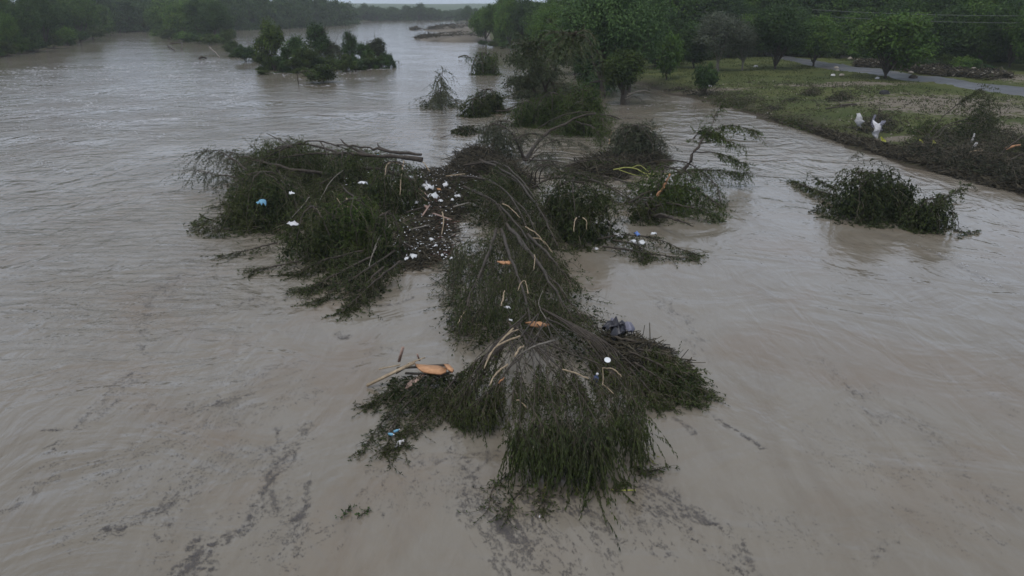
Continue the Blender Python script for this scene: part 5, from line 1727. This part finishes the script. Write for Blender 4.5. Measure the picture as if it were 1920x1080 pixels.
# brush, drift and branches on the lawn's water side
GRN = 'drift piles along the water side of the lawn'
for k, (lab, poly, anc, h, n, mt, bare, seed) in enumerate([
    ('long dark tangle of brush and mud along the bank at the right edge', [(1690, 285), (1740, 270), (1800, 262), (1860, 268), (1940, 275), (2000, 330), (1990, 390), (1925, 362), (1850, 344), (1770, 326), (1705, 304)], (1800, 290), .9, 9, M_BROWNF, .45, 600),
    ('tall dark drift mound wrapped round a stump near the right edge', [(1796, 272), (1810, 255), (1850, 255), (1862, 275), (1840, 285), (1805, 284)], (1825, 272), 4.6, 26, M_WET, .2, 601),
    ('dark brush behind the two white cloths on the bank', [(1592, 250), (1620, 238), (1665, 236), (1690, 250), (1690, 266), (1640, 262), (1600, 258)], (1640, 250), 1.2, 9, M_BROWNF, .4, 602),
    ('low olive brush at the water edge left of the white cloths', [(1440, 220), (1500, 228), (1580, 250), (1600, 266), (1540, 254), (1470, 238)], (1520, 240), .5, 9, M_GRASS, .2, 603),
    ('small dark brush pile left on the lawn', [(1436, 207), (1470, 198), (1504, 196), (1500, 204), (1462, 214), (1440, 215)], (1470, 206), .6, 9, M_BROWNF, .4, 604),
    ('small spiky twig pile in the middle left of the lawn', [(1500, 192), (1512, 184), (1528, 184), (1540, 190), (1520, 195)], (1518, 190), 1.5, 16, M_WET, .4, 605),
    ('dark flattened shrub and log lying in the middle of the lawn', [(1548, 203), (1562, 192), (1590, 192), (1606, 202), (1580, 207)], (1575, 202), .9, 12, M_WET, .4, 606),
    ('olive brushwood on the bank right of the big trees', [(1330, 195), (1360, 184), (1420, 186), (1450, 200), (1440, 218), (1390, 208)], (1390, 200), .7, 8, M_GRASS, .25, 607),
    ('brown drift line at the left end of the lawn', [(1250, 172), (1300, 166), (1350, 172), (1370, 190), (1310, 184)], (1310, 178), .6, 6, M_BROWNF, .3, 608),
    ('green brush with yellow rags near the bent poles', [(1700, 268), (1730, 256), (1765, 260), (1770, 276), (1730, 282)], (1735, 270), 1.1, 14, M_WETG, .2, 609),
    ('dark bramble mass where the bank leaves the right edge', [(1880, 300), (1930, 285), (1990, 310), (1985, 345), (1930, 338)], (1930, 315), 1.5, 10, M_WET, .25, 610),
]):
    w = bw(lab, anc, name='brush_pile', cat='brush pile', seed=seed, mat=mt, leaf=(.24, .06), group=GRN)
    w.mat_(poly, h=h, w=1.6 if h < 3 else 1.8, n=n, comb=unit([-.2, -1]), ln=(.6, 1.5), per=9, bare=bare, spread=.8, up=.35, tint=.35)
    w.build()
gb = float(GT(1760, 262)[2])
w = Wreck('long thin bent poles leaning right with a dark leafy tip above the lawn', name='bent_poles', cat='branch', seed=620, mat=M_WET, leaf=(.24, .05), base=gb - .1)
w.limb([(1735, 262, 0), (1765, 222, 1.8), (1800, 192, 3.4), (1838, 166, 4.9)], (.06, .02), shoots=80, t0=.62, ln=(.5, 1.5), comb=unit([-.6, -1]), cw=.5, per=10)
w.limb([(1740, 268, 0), (1770, 238, 1.5), (1812, 222, 2.2)], (.07, .03))
w.limb([(1748, 268, 0), (1780, 236, 1.4), (1830, 232, 1.9)], (.06, .03))
w.build()
w = Wreck('dark bare branches slanting up at the right edge of the bank', name='bare_branches', cat='branch', seed=621, mat=M_WET, base=gb - .1)
w.limb([(1870, 296, .3), (1900, 268, 1.6), (1950, 238, 2.6)], (.09, .04), shoots=20, t0=.4, ln=(.4, 1.1), per=7)
w.limb([(1885, 305, .3), (1925, 285, 1.0), (1960, 275, 1.3)], (.06, .03), shoots=16, t0=.3, ln=(.4, 1.1), per=7)
w.build()


def hanging_cloth(label, px, py, w_, h_, seed, mat=M_CLOTH, name='white_cloth', split=True):
    """a rag draped over a stub, falling in folds"""
    rng = np.random.default_rng(seed)
    b = GT(px, py)
    nu, nv = 9, 9
    V = []
    for side in (0, 1):
        for j in range(nv):
            v = j / (nv - 1)
            for i in range(nu):
                u = i / (nu - 1) - .5
                wv = w_ * (.35 + .65 * v) * (1 + .25 * math.sin(v * 5 + seed))
                x = u * wv + (.25 * w_ * math.sin(v * 4 + seed))
                y = .09 * math.sin(u * 14 + seed) * (.4 + v) - .35 * v * w_ + (side * .03)
                z = h_ * (1 - v) + (.2 * h_ * abs(u) * (v > .8))
                V.append((x, y, z))
    i = np.arange(nu * nv).reshape(nv, nu)
    f = np.stack([i[:-1, :-1], i[:-1, 1:], i[1:, 1:], i[1:, :-1]], 2).reshape(-1, 4)
    mb = MB().add(np.array(V), np.vstack([f, f[:, ::-1] + nu * nv]), .6)
    o = mb.build(name, mat, smooth=True)
    o.location = (float(b[0]), float(b[1]), float(b[2]))
    return tagp(o, label, 'cloth')


def bank_sheet(label, px, py, dz, size, seed, rot, mat=M_CLOTH, name='white_cloth', ratio=.45):
    b = GT(px, py)
    o = crumple(label, px, py, 0, size, seed, mat, name, 'cloth', ratio, rot=0, amp=.22, thick=.04)
    o.location = (float(b[0]), float(b[1]), float(b[2]) + dz)
    o.rotation_euler = rot


bank_sheet('bright white cloth draped on the bank brush, left of two', 1608, 243, .9, 1.9, 703, (1.2, 1.25, .2))
bank_sheet('white cloth hanging below a stake on the bank brush, right of two', 1641, 260, .9, 2.0, 705, (1.2, 1.65, .1), ratio=.4)
hanging_cloth('greyish cloth beside the stake, behind the right white cloth', 1650, 246, 1.0, 1.1, 8, M_GREYP, 'grey_cloth')
hanging_cloth('tall narrow grey scrap on the stake above the right white cloth', 1637, 240, .5, 1.4, 9, M_GREYP, 'grey_cloth')
hanging_cloth('small yellow rag at the foot of the right white cloth', 1653, 266, .45, .5, 11, M_YELR, 'yellow_rag')
hanging_cloth('yellow rag in the green brush, left of two', 1724, 272, .45, .55, 12, M_YELR, 'yellow_rag')
hanging_cloth('yellow rag in the green brush, right of two', 1748, 274, .5, .5, 13, M_YELR, 'yellow_rag')
hanging_cloth('thin white rag hanging in the tall dark drift mound', 1823, 268, .25, .9, 14)
hanging_cloth('white rag on the bank below the tall dark drift mound', 1827, 284, .5, .8, 15)


def gstick(label, a, b, r, mat, name, cat, seed=1, up=(0, 0)):
    P0, P1 = GT(*a), GT(*b)
    P0[2] += up[0]
    P1[2] += up[1]
    P = cat_rom([P0, (P0 + P1) / 2 + np.array([0, 0, .05]), P1], 8)
    o = MB().tubes((P - P0)[None], np.linspace(r[0], r[1], 8)[None], 6, .5, caps=True).build(name, mat, smooth=True)
    o.location = [float(v) for v in P0]
    return tagp(o, label, cat)


gstick('dark stake standing above the right white cloth', (1641, 256), (1641, 255), (.07, .04), M_BARK, 'stake', 'stake', up=(0, 3.0))
gstick('orange-tan broken timber on the dark bank at the right edge', (1882, 301), (1908, 296), (.12, .07), M_ORANGE, 'broken_timber', 'timber', up=(1.0, 1.1))
gstick('pale thin timber on the dark bank left of the orange-tan one', (1815, 305), (1838, 303), (.07, .05), M_PEEL, 'broken_timber', 'timber', up=(.9, .95))
gstick('pale slanting pole among the rubbish across the road', (1784, 136), (1797, 124), (.14, .1), M_GREYW, 'slanting_pole', 'pole', up=(.1, 1.2))
gstick('dark log lying across the middle of the lawn', (1574, 201), (1606, 199), (.22, .12), M_BARK, 'fallen_log', 'log', up=(.2, .2))
gstick('dark branch lying at the left of the lawn brush pile', (1548, 206), (1582, 203), (.12, .06), M_BARK, 'fallen_branch', 'branch', up=(.15, .2))


def ground_lump(label, px, py, s, mat, name, cat, seed, zs=.6, group=None):
    rng = np.random.default_rng(seed)
    b = GT(px, py)
    n, m = 10, 6
    V = []
    for j in range(m):
        th = j / (m - 1) * math.pi * .62
        for i in range(n):
            a = i / n * 2 * math.pi
            q = rng.uniform(.8, 1.15)
            V.append((math.sin(th) * math.cos(a) * s * .5 * q, math.sin(th) * math.sin(a) * s * .4 * q, (math.cos(th) + .3) * s * zs * .5 * q))
    i = np.arange(n * m).reshape(m, n)
    f = np.stack([i[:-1], np.roll(i, -1, 1)[:-1], np.roll(i, -1, 1)[1:], i[1:]], 2).reshape(-1, 4)
    o = MB().add(np.array(V), f, .5).build(name, mat)
    o.location = [float(v) for v in b]
    return tagp(o, label, cat, group)


ground_lump('small black tyre-like lump lying alone on the lawn', 1658, 177, 1.5, M_TYRE, 'dark_lump', 'lump', 1)
for k, (px, py, s, mt, lab) in enumerate([
    (1568, 128, 1.1, M_STONE, 'whitish rubbish pile on the near edge of the road, upper of two'), (1570, 133, .8, M_STONE, 'whitish rubbish pile on the near edge of the road, lower of two'),
    (1578, 142, 1.0, M_STONE, 'pale stone-like lump at the top of the lawn left of the oak'), (1562, 142, .9, M_CLOTH, 'small white lump at the top of the lawn farther left'),
    (1645, 148, .9, M_CLOTH, 'small white lump at the foot of the oak'), (1582, 109, 2.2, M_STONE, 'white object beyond the road at the foot of the wood, left of the oak'),
    (1596, 111, 1.5, M_STONE, 'pale lump beyond the road just right of the white object'), (1624, 122, 1.6, M_STONE, 'pale lump on the far verge left of the oak trunk'),
    (1708, 137, 1.0, M_STONE, 'pale flat lump on the road right of the oak'), (1727, 132, 1.4, M_STONE, 'pale rubble lump on the far verge right of the oak'),
    (1792, 141, 1.1, M_STONE, 'pale rubble lump in the middle of the far verge'), (1856, 138, 1.1, M_STONE, 'pale rubble lump near the dirt track'),
    (1712, 147, 1.6, M_BARK, 'dark drift lump lying on the road'), (1329, 163, 1.0, M_CLOTH, 'white scrap caught on the drift-laden bush'),
    (1417, 126, 1.1, M_CLOTH, 'white scrap on the grass by the grey tree'), (1640, 122, 1.8, M_BARK, 'dark drift lump on the far verge')]):
    ground_lump(lab, px, py, s, mt, 'rubbish_pile' if 'rubbish' in lab else ('drift_lump' if 'drift lump' in lab else 'pale_lump'), 'rubbish', 40 + k, zs=.55)


def ground_litter(name, poly_px, n, mat, size, seed, label, thick=.03, h=.2, flat=.3):
    rng = np.random.default_rng(seed)
    pw = [tuple(GT(*p)[:2]) for p in poly_px]
    xy = sample_poly(rng, pw, n)
    gzv = ground_z(xy[:, 0], xy[:, 1]) + np.array([bump_z(a, b) for a, b in xy])
    a = rng.uniform(0, 6.28, n)
    d = unit(np.column_stack([np.cos(a), np.sin(a), rng.normal(size=n) * flat]))
    ln = rng.uniform(*size, n)[:, None]
    c = np.column_stack([xy, gzv + .05 + h * rng.random(n)])
    P = np.stack([c - d * ln / 2, c + rng.normal(size=(n, 3)) * .03, c + d * ln / 2], 1)
    mb = MB().tubes(P, thick * rng.uniform(.5, 1.8, (n, 1)) * np.array([[1, 1.1, .6]]), 3, rng.random(n))
    return tagp(mb.build(name, mat, kind='stuff'), label, 'litter')


ground_litter('verge_litter', [(1600, 120), (1690, 118), (1780, 128), (1870, 140), (1900, 148), (1850, 152), (1760, 142), (1680, 133), (1600, 124)], 4200, M_LITTER, (.4, 2.4), 71, 'brown drift and rubbish heaped on the far verge of the road', .06, .9, .4)
ground_litter('verge_litter', [(1600, 120), (1690, 118), (1780, 128), (1870, 140), (1900, 148), (1850, 152), (1760, 142), (1680, 133), (1600, 124)], 300, M_STONE, (.2, .9), 72, 'pale splinters scattered through the drift on the far verge', .08, 1.0, .4)
ground_litter('lawn_litter', [(1260, 165), (1450, 150), (1640, 160), (1930, 195), (1960, 300), (1700, 285), (1500, 240), (1360, 200)], 350, M_STONE, (.05, .25), 73, 'small pale scraps strewn over the whole lawn', .045, .05)
ground_litter('lawn_litter', [(1260, 165), (1450, 150), (1640, 160), (1930, 195), (1960, 300), (1700, 285), (1500, 240), (1360, 200)], 1800, M_LITTER, (.1, .7), 74, 'dark twigs strewn over the whole lawn', .03, .08)
ground_litter('bank_litter', [(1430, 219), (1500, 238), (1600, 262), (1700, 285), (1950, 300), (2000, 400), (1920, 364), (1800, 338), (1680, 300), (1600, 273), (1500, 243)], 6000, M_LITTER, (.2, 1.4), 75, 'band of dark drift sticks washed along the foot of the bank', .03, .35, .4)

# grass tufts that break up the lawn
rng = np.random.default_rng(80)
n = 70000
yy = 60 + 190 * rng.random(n) ** 1.3
xx = np.interp(yy, RBw[:, 1], RBw[:, 0]) + .5 + 62 * rng.random(n)
keep = np.array([mnoise.noise(Vector((x * .28, y * .2, 2.2))) + .35 * mnoise.noise(Vector((x * 1.3, y * 1.1, 4.2))) for x, y in zip(xx, yy)]) > -.12
xx, yy = xx[keep], yy[keep]
rd = (A[:, 1] > 0)
rx = np.interp(yy, np.sort(A[:, 1]), A[np.argsort(A[:, 1]), 0])
keep = (xx < rx - .5) | (xx > rx + 11)
xx, yy = xx[keep], yy[keep]
zz = ground_z(xx, yy) + np.array([bump_z(a, b) for a, b in zip(xx, yy)]) - .05
n = len(xx)
mb = MB()
mb.leaves(np.column_stack([xx, yy, zz]), np.column_stack([rng.normal(size=(n, 2)) * .8, np.full(n, 1.)]), rng.uniform(.15, .45, n), rng.uniform(.05, .14, n),
          np.clip(.45 + .5 * np.array([mnoise.noise(Vector((x * .15, y * .12, 8.2))) for x, y in zip(xx, yy)]) + rng.normal(size=n) * .15, 0, 1), rng)
tagp(mb.build('grass', M_GRASS, kind='stuff'), 'olive green grass tufts covering the lawn', 'grass')

# power line over the wood
for k, (a, b, z0) in enumerate([((1740, 16), (1960, 45), 12.2), ((1740, 26), (1960, 56), 11.4)]):
    P0, P1 = L(1560, a[1] - 18, z0) if False else None, None
Y0 = 150.0
for k, (dz, lab) in enumerate([(0, 'upper grey cable of the power line crossing in front of the wood'), (-1.2, 'lower grey cable of the power line crossing in front of the wood')]):
    t = np.linspace(0, 1, 24)
    P = np.stack([62 + 52 * t, 175 - 47 * t, 12.6 + dz - .15 * t * 0 - 2.0 * 4 * t * (1 - t) * .5], 1)
    o = MB().tubes((P - P[0])[None], np.full((1, 24), .022), 5, .5).build('power_cable', M_WIRE, smooth=True)
    o.location = [float(v) for v in P[0]]
    tagp(o, lab, 'cable')

# ------------------------------------------------------------------ mud bars and pale bank by the far bend
def bar(name, poly_px, h, w_, mat, seed):
    pw = poly_world(poly_px)
    a = np.array(pw)
    lo, hi = a.min(0) - 4, a.max(0) + 4
    X, Y = np.meshgrid(np.linspace(lo[0], hi[0], 60), np.linspace(lo[1], hi[1], 60))
    Pp = np.column_stack([X.ravel(), Y.ravel()])
    ins = in_poly(Pp, pw)
    ed = edge_dist(Pp, pw)
    z = np.where(ins, h * np.minimum(1, ed / w_) ** .8, -.3 - .2 * np.minimum(ed, 5))
    z += np.where(ins, np.array([mnoise.noise(Vector((x * .08, y * .05, seed))) * .5 * h for x, y in Pp]) * np.minimum(1, ed / w_), 0)
    i = np.arange(3600).reshape(60, 60)
    f = np.stack([i[:-1, :-1], i[:-1, 1:], i[1:, 1:], i[1:, :-1]], 2).reshape(-1, 4)
    return MB().add(np.column_stack([Pp, z]), f).build(name, mat, kind='structure', smooth=True)


M_MUD = plain_mat('silted_mud', (.06, .05, .038), (.19, .165, .13), .9, .12, .2)
bar('mud_bar', [(774, 73), (800, 69), (850, 66), (925, 64), (925, 79), (860, 79), (805, 78)], 1.6, 9, M_MUD, 1)
bar('mud_bar', [(792, 57), (815, 52), (850, 48), (920, 47), (920, 60), (850, 60), (810, 59)], 1.8, 14, M_MUD, 2)
litter('drift_line', [(776, 73), (800, 70), (850, 67), (905, 66), (905, 76), (860, 77), (805, 76)], 1500, M_LITTER, (.8, 4.0), 1.8, 91, thick=.12, flat=.3)
bpy.data.objects['drift_line']['label'] = 'dark drift and broken branches along the nearer mud bar'
bpy.data.objects['drift_line']['category'] = 'drift'
o = litter('drift_line', [(770, 54), (800, 56), (830, 51), (905, 48), (905, 56), (850, 59), (810, 58)], 1200, M_LITTER, (1., 5.0), 2.2, 92, thick=.15, flat=.3)
tagp(o, 'dark drift and broken branches along the farther mud bar', 'drift')
o = litter('root_lumps', [(768, 55), (782, 53), (784, 56), (770, 57)], 160, M_LITTER, (1., 3.5), 1.2, 93, thick=.2, flat=.6)
tagp(o, 'dark drift lump in the water at the tip of the farther mud bar', 'drift')
rng = np.random.default_rng(94)
for k, (px, py, s) in enumerate([(985, 72, 3.2), (996, 64, 3.6), (975, 80, 2.6), (1004, 78, 2.8), (967, 84, 2.2), (990, 84, 2.4)]):
    ground_lump(('highest', 'upper', 'left', 'right', 'lowest left', 'lowest right')[k] + ' pale boulder-like drift heap on the bank beside the mud bar', px, py, s, M_STONE, 'pale_heap', 'heap', 95 + k, zs=.8)
for k, (px, py, s) in enumerate([(905, 84, 3), (925, 86, 3.5), (945, 88, 3.2), (965, 92, 3.6), (985, 97, 3.4)]):
    at_px(px, py + 2, py - 8, ('shrub', k % 3), 'low green shrub on the water edge below the trees beside the mud bar', 'low shrubs beside the mud bar', wpx=26, cat='shrub')

# ------------------------------------------------------------------ scum and foam on the water
rng = np.random.default_rng(1000)
sb, fb = MB(), MB()


def nz(P, s, seed):
    return np.array([mnoise.fractal(Vector((p[0] * s, p[1] * s, seed)), .6, 2.1, 5) for p in P])


def scum_path(pts, wpx, n, size=(.02, .09), thr=.0, mb=None, seed=0, el=1.6):
    mb = sb if mb is None else mb
    P = cat_rom([L(*p) for p in pts], 80)
    t = rng.random(n) * 78.99
    a = t.astype(int)
    fr = (t - a)[:, None]
    q = P[a] * (1 - fr) + P[a + 1] * fr
    tg = unit(P[a + 1] - P[a])
    nrm = np.stack([-tg[:, 1], tg[:, 0], tg[:, 2] * 0], 1)
    wm = wpx * np.array([mpp(x) for x in q])
    sid = rng.integers(0, 5, n)
    wander = np.array([mnoise.fractal(Vector((x[0] * .55, x[1] * .55, 3 + seed + .35 * w_)), .8, 2., 4) for x, w_ in zip(q, sid)]) * wm * 2.4
    q = q + nrm * ((sid - 2) * wm * .12 + rng.normal(size=n) * wm * .11 * rng.choice([1, 1, 1, 4], n) + wander)[:, None] + rng.normal(size=(n, 3)) * .02
    dens = .7 * nz(q, 1.3, seed) + .8 * nz(q, 6.5, seed + 4)
    k = dens + rng.normal(size=n) * .22 > thr + .16
    q, tg = q[k], tg[k]
    m = len(q)
    sz = rng.uniform(*size, m) * np.maximum(1, q[:, 1] / 28)
    flakes(mb, rng, q, tg + rng.normal(size=(m, 3)) * .6 * np.array([1, 1, 0]), sz * el * .8, sz * .4, rng.random(m))


def scum_area(poly, n, size=(.02, .08), thr=.1, rot=0., mb=None, seed=0, sx=1., sy=.3, s=1.1, el=1.5):
    mb = sb if mb is None else mb
    pw = poly_world(poly)
    xy = sample_poly(rng, pw, n)
    c, s_ = math.cos(rot), math.sin(rot)
    R = np.column_stack([(xy[:, 0] * c + xy[:, 1] * s_) * sx, (-xy[:, 0] * s_ + xy[:, 1] * c) * sy])
    fall = np.minimum(1, edge_dist(xy, pw) / 1.2)
    if mb is fb:
        k = nz(R, s, seed) + .7 * nz(xy, 6.0, seed + 2) + (fall - 1) * .6 + rng.normal(size=n) * .2 > thr + .12
    else:
        ridge = np.minimum(np.abs(nz(R, s, seed)), np.abs(nz(R, s * 1.9, seed + 7)) * 1.2)
        big = nz(R, s * .45, seed + 3)
        k = (ridge + np.abs(rng.normal(size=n)) * .03 < .075 + .05 * big - thr * .04) & (big + (fall - 1) > thr - .55) & (nz(xy, 5.0, seed + 2) > -.22)
    q = np.column_stack([xy[k], np.zeros(k.sum())])
    m = len(q)
    sz = rng.uniform(*size, m) * np.maximum(1, q[:, 1] / 28)
    d = np.column_stack([np.full(m, -s_), np.full(m, c), np.zeros(m)]) + rng.normal(size=(m, 3)) * .5 * np.array([1, 1, 0])
    flakes(mb, rng, q, d, sz * el * .8, sz * .42, rng.random(m))


for k, (pts, wpx, n, thr) in enumerate([
    ([(500, 262), (600, 256), (700, 268), (800, 292), (840, 296), (900, 282)], 6, 2600, -.1),
    ([(1140, 226), (1200, 222), (1260, 250)], 5, 900, -.1),
    ([(1480, 335), (1560, 330), (1640, 318), (1740, 350)], 5, 1100, -.1),
    ([(990, 300), (1060, 296), (1130, 284)], 5, 900, -.1),
    ([(570, 790), (540, 860), (505, 905), (495, 960), (440, 1000), (385, 1018), (372, 1050), (340, 1085)], 13, 9000, .0),
    ([(520, 800), (510, 850), (515, 900), (505, 960)], 16, 3800, .05),
    ([(395, 1005), (370, 1030), (400, 1060), (380, 1085)], 22, 3500, -.05),
    ([(400, 1035), (350, 1060), (330, 1085)], 8, 1400, .0),
    ([(370, 480), (330, 520), (280, 560), (268, 620), (272, 680), (230, 720), (190, 770)], 12, 6000, .0),
    ([(270, 700), (200, 750), (130, 820), (80, 850)], 10, 2500, .08),
    ([(240, 740), (160, 800), (80, 805)], 6, 1100, .05),
    ([(-10, 960), (60, 925), (110, 890), (200, 870), (320, 780), (420, 750)], 20, 4200, .16),
    ([(200, 985), (235, 995), (300, 960), (340, 920), (430, 850)], 16, 3600, .15),
    ([(560, 960), (545, 1010), (540, 1085)], 14, 1800, .15),
    ([(580, 900), (575, 960), (540, 985)], 9, 1600, .08),
    ([(600, 735), (600, 760), (590, 745)], 8, 500, -.1),
    ([(240, 765), (330, 770), (420, 760), (470, 780)], 14, 2200, .16),
    ([(330, 900), (300, 980), (310, 1010), (290, 1070)], 18, 2600, .15),
    ([(420, 660), (470, 720), (400, 760), (480, 740)], 14, 1800, .15),
    ([(700, 572), (740, 570), (772, 556)], 5, 700, -.1),
    ([(625, 625), (645, 635), (655, 628)], 9, 700, -.2),
    ([(1310, 755), (1350, 790), (1390, 815), (1430, 842)], 4, 1800, -.15),
    ([(1255, 780), (1290, 800), (1300, 815)], 5, 600, -.1),
    ([(1225, 890), (1260, 930), (1310, 975), (1360, 1000), (1430, 1085)], 12, 5000, .0),
    ([(1250, 950), (1300, 1000), (1350, 1040), (1400, 1085)], 16, 4200, .0),
    ([(1225, 555), (1255, 580), (1290, 605), (1325, 640)], 12, 2000, .1),
    ([(1530, 670), (1580, 720), (1620, 745), (1650, 800)], 14, 2400, .14),
    ([(1240, 600), (1290, 640), (1310, 680)], 16, 1400, .2),
    ([(1690, 770), (1760, 820), (1820, 900), (1900, 960)], 22, 2600, .2),
    ([(1700, 950), (1680, 1010), (1620, 1060)], 18, 1300, .2),
    ([(1650, 440), (1740, 470), (1810, 505), (1890, 545)], 5, 1500, .0),
    ([(420, 590), (470, 560), (500, 570), (560, 545)], 8, 1300, .05),
    ([(280, 540), (360, 560), (400, 520), (350, 500)], 16, 2600, .12),
    ([(860, 600), (840, 650), (800, 670), (700, 655), (640, 720)], 8, 1700, .1),
    ([(720, 860), (800, 860), (860, 880), (830, 960)], 26, 3400, .15),
    ([(900, 840), (880, 900), (930, 990), (1010, 1010)], 26, 7000, .0),
    ([(830, 740), (850, 800), (840, 850)], 16, 2000, .1),
]):
    scum_path(pts, wpx, int(n * 1.5), (.010, .038), thr, seed=k * 3.7)
scum_area([(880, 880), (960, 930), (1200, 900), (1260, 960), (1330, 1085), (930, 1085), (850, 980)], 130000, (.008, .028), -.1, .35, seed=11)
scum_area([(1180, 880), (1230, 880), (1300, 960), (1260, 990), (1180, 960)], 26000, (.008, .028), -.5, .6, seed=12)
scum_area([(920, 930), (1090, 920), (1110, 960), (1000, 1000), (930, 985)], 42000, (.008, .03), -.8, .2, seed=13)
scum_area([(-40, 850), (300, 700), (640, 640), (640, 1085), (-40, 1085)], 90000, (.015, .05), .52, -.75, seed=14)
scum_area([(1300, 850), (1700, 650), (1960, 700), (1960, 1085), (1350, 1085)], 60000, (.012, .045), .62, .6, seed=15)
scum_area([(640, 850), (900, 870), (920, 1085), (560, 1085)], 26000, (.012, .045), .4, .1, seed=16)
tagp(sb.build('floating_scum', M_SCUM, kind='stuff'), 'dark grey ragged scum of bark dust and silt floating on the river', 'scum')
# green weed clumps at lower left
for k, (pts, lab) in enumerate([(((640, 975), (648, 962), (662, 952)), 'small dark green weed clump floating at lower left, left of two'),
                                (((668, 975), (680, 965), (692, 958)), 'small dark green weed clump floating at lower left, right of two')]):
    w = Wreck(lab, name='weed_clump', cat='weed', seed=700 + k, mat=M_DEEP, leaf=(.10, .04))
    w.limb([(*p, .03) for p in pts], (.01, .005), shoots=13, t0=0, ln=(.1, .3), per=4, vis=False, droop=.6)
    w.build()
branch_thing('string of short yellowish reeds floating below the fan on the right', [(1145, 918, .03), (1165, 919, .03), (1192, 919, .03)], (.012, .012), M_YELR, seed=451, name='floating_reed', cat='reed')
crumple('tiny pale green scrap floating just below the fan', 1012, 968, .03, .12, 452, M_CLOTH, 'pale_scrap', 'scrap', .4)
w = Wreck('small sunken green shoots beside the floating reeds', name='sunken_branch', cat='branch', seed=453, mat=M_WETG, leaf=(.1, .03))
w.limb([(1150, 922, .03), (1160, 912, .05), (1175, 910, .03)], (.01, .005), shoots=36, t0=0, ln=(.1, .3), per=8)
w.build()

# foam
for k, (pts, wpx, n, thr, sz) in enumerate([
    ([(225, 180), (270, 178), (300, 186)], 8, 1400, .1, (.05, .2)), ([(235, 228), (290, 226), (330, 222)], 7, 1600, .0, (.05, .2)), ([(60, 220), (150, 210), (210, 200)], 6, 1300, .1, (.05, .2)),
    ([(100, 185), (150, 192), (180, 200)], 5, 900, .1, (.05, .2)), ([(70, 300), (110, 318), (140, 322)], 6, 800, .05, (.04, .14)), ([(380, 180), (430, 178), (440, 190)], 8, 1300, .1, (.05, .2)),
    ([(30, 215), (70, 230), (20, 300)], 10, 700, .25, (.05, .16)), ([(310, 140), (360, 150), (420, 150), (470, 165)], 10, 1400, .2, (.06, .22)),
    ([(500, 134), (530, 140), (556, 150)], 4, 420, .1, (.08, .25)), ([(556, 158), (600, 162), (640, 158)], 4, 420, .1, (.08, .25)), ([(640, 140), (690, 130), (735, 130)], 5, 600, .1, (.08, .25)),
    ([(640, 150), (700, 146), (760, 150)], 6, 500, .2, (.06, .2)), ([(780, 262), (830, 254), (850, 250)], 3, 300, .1, (.04, .12)),
    ([(1700, 450), (1760, 476), (1800, 492), (1850, 520), (1885, 540)], 3.5, 900, .05, (.03, .09)), ([(1795, 492), (1803, 496), (1810, 500)], 4, 220, -.4, (.03, .09)), ([(1845, 522), (1858, 528), (1866, 534)], 4.5, 320, -.4, (.03, .09)),
    ([(1420, 338), (1432, 330), (1440, 345)], 3, 120, -.2, (.03, .09)), ([(1180, 205), (1230, 196), (1290, 200)], 4, 500, .1, (.05, .16)),
    ([(840, 460), (870, 430), (890, 420)], 8, 900, -.1, (.03, .10)), ([(850, 445), (865, 455), (880, 445)], 8, 700, -.1, (.03, .10)),
]):
    scum_path(pts, wpx * 1.7, int(n * (1.0 if k < 8 else .5)), (sz[0] * .6, sz[1] * .6), thr + .22, mb=fb, seed=k * 5.1 + 2, el=2.4)
scum_area([(-30, 130), (400, 110), (480, 150), (420, 240), (-30, 340)], 30000, (.04, .17), .46, 1.3, mb=fb, seed=21, s=.35)
tagp(fb.build('river_foam', M_FOAM, kind='stuff'), 'small white flecks of foam on the rough water', 'foam')
print('TRIS', sum(len(o.data.polygons) * 2 for o in bpy.data.objects if o.type == 'MESH'), 'unique', sum(len(m.polygons) * 2 for m in bpy.data.meshes))
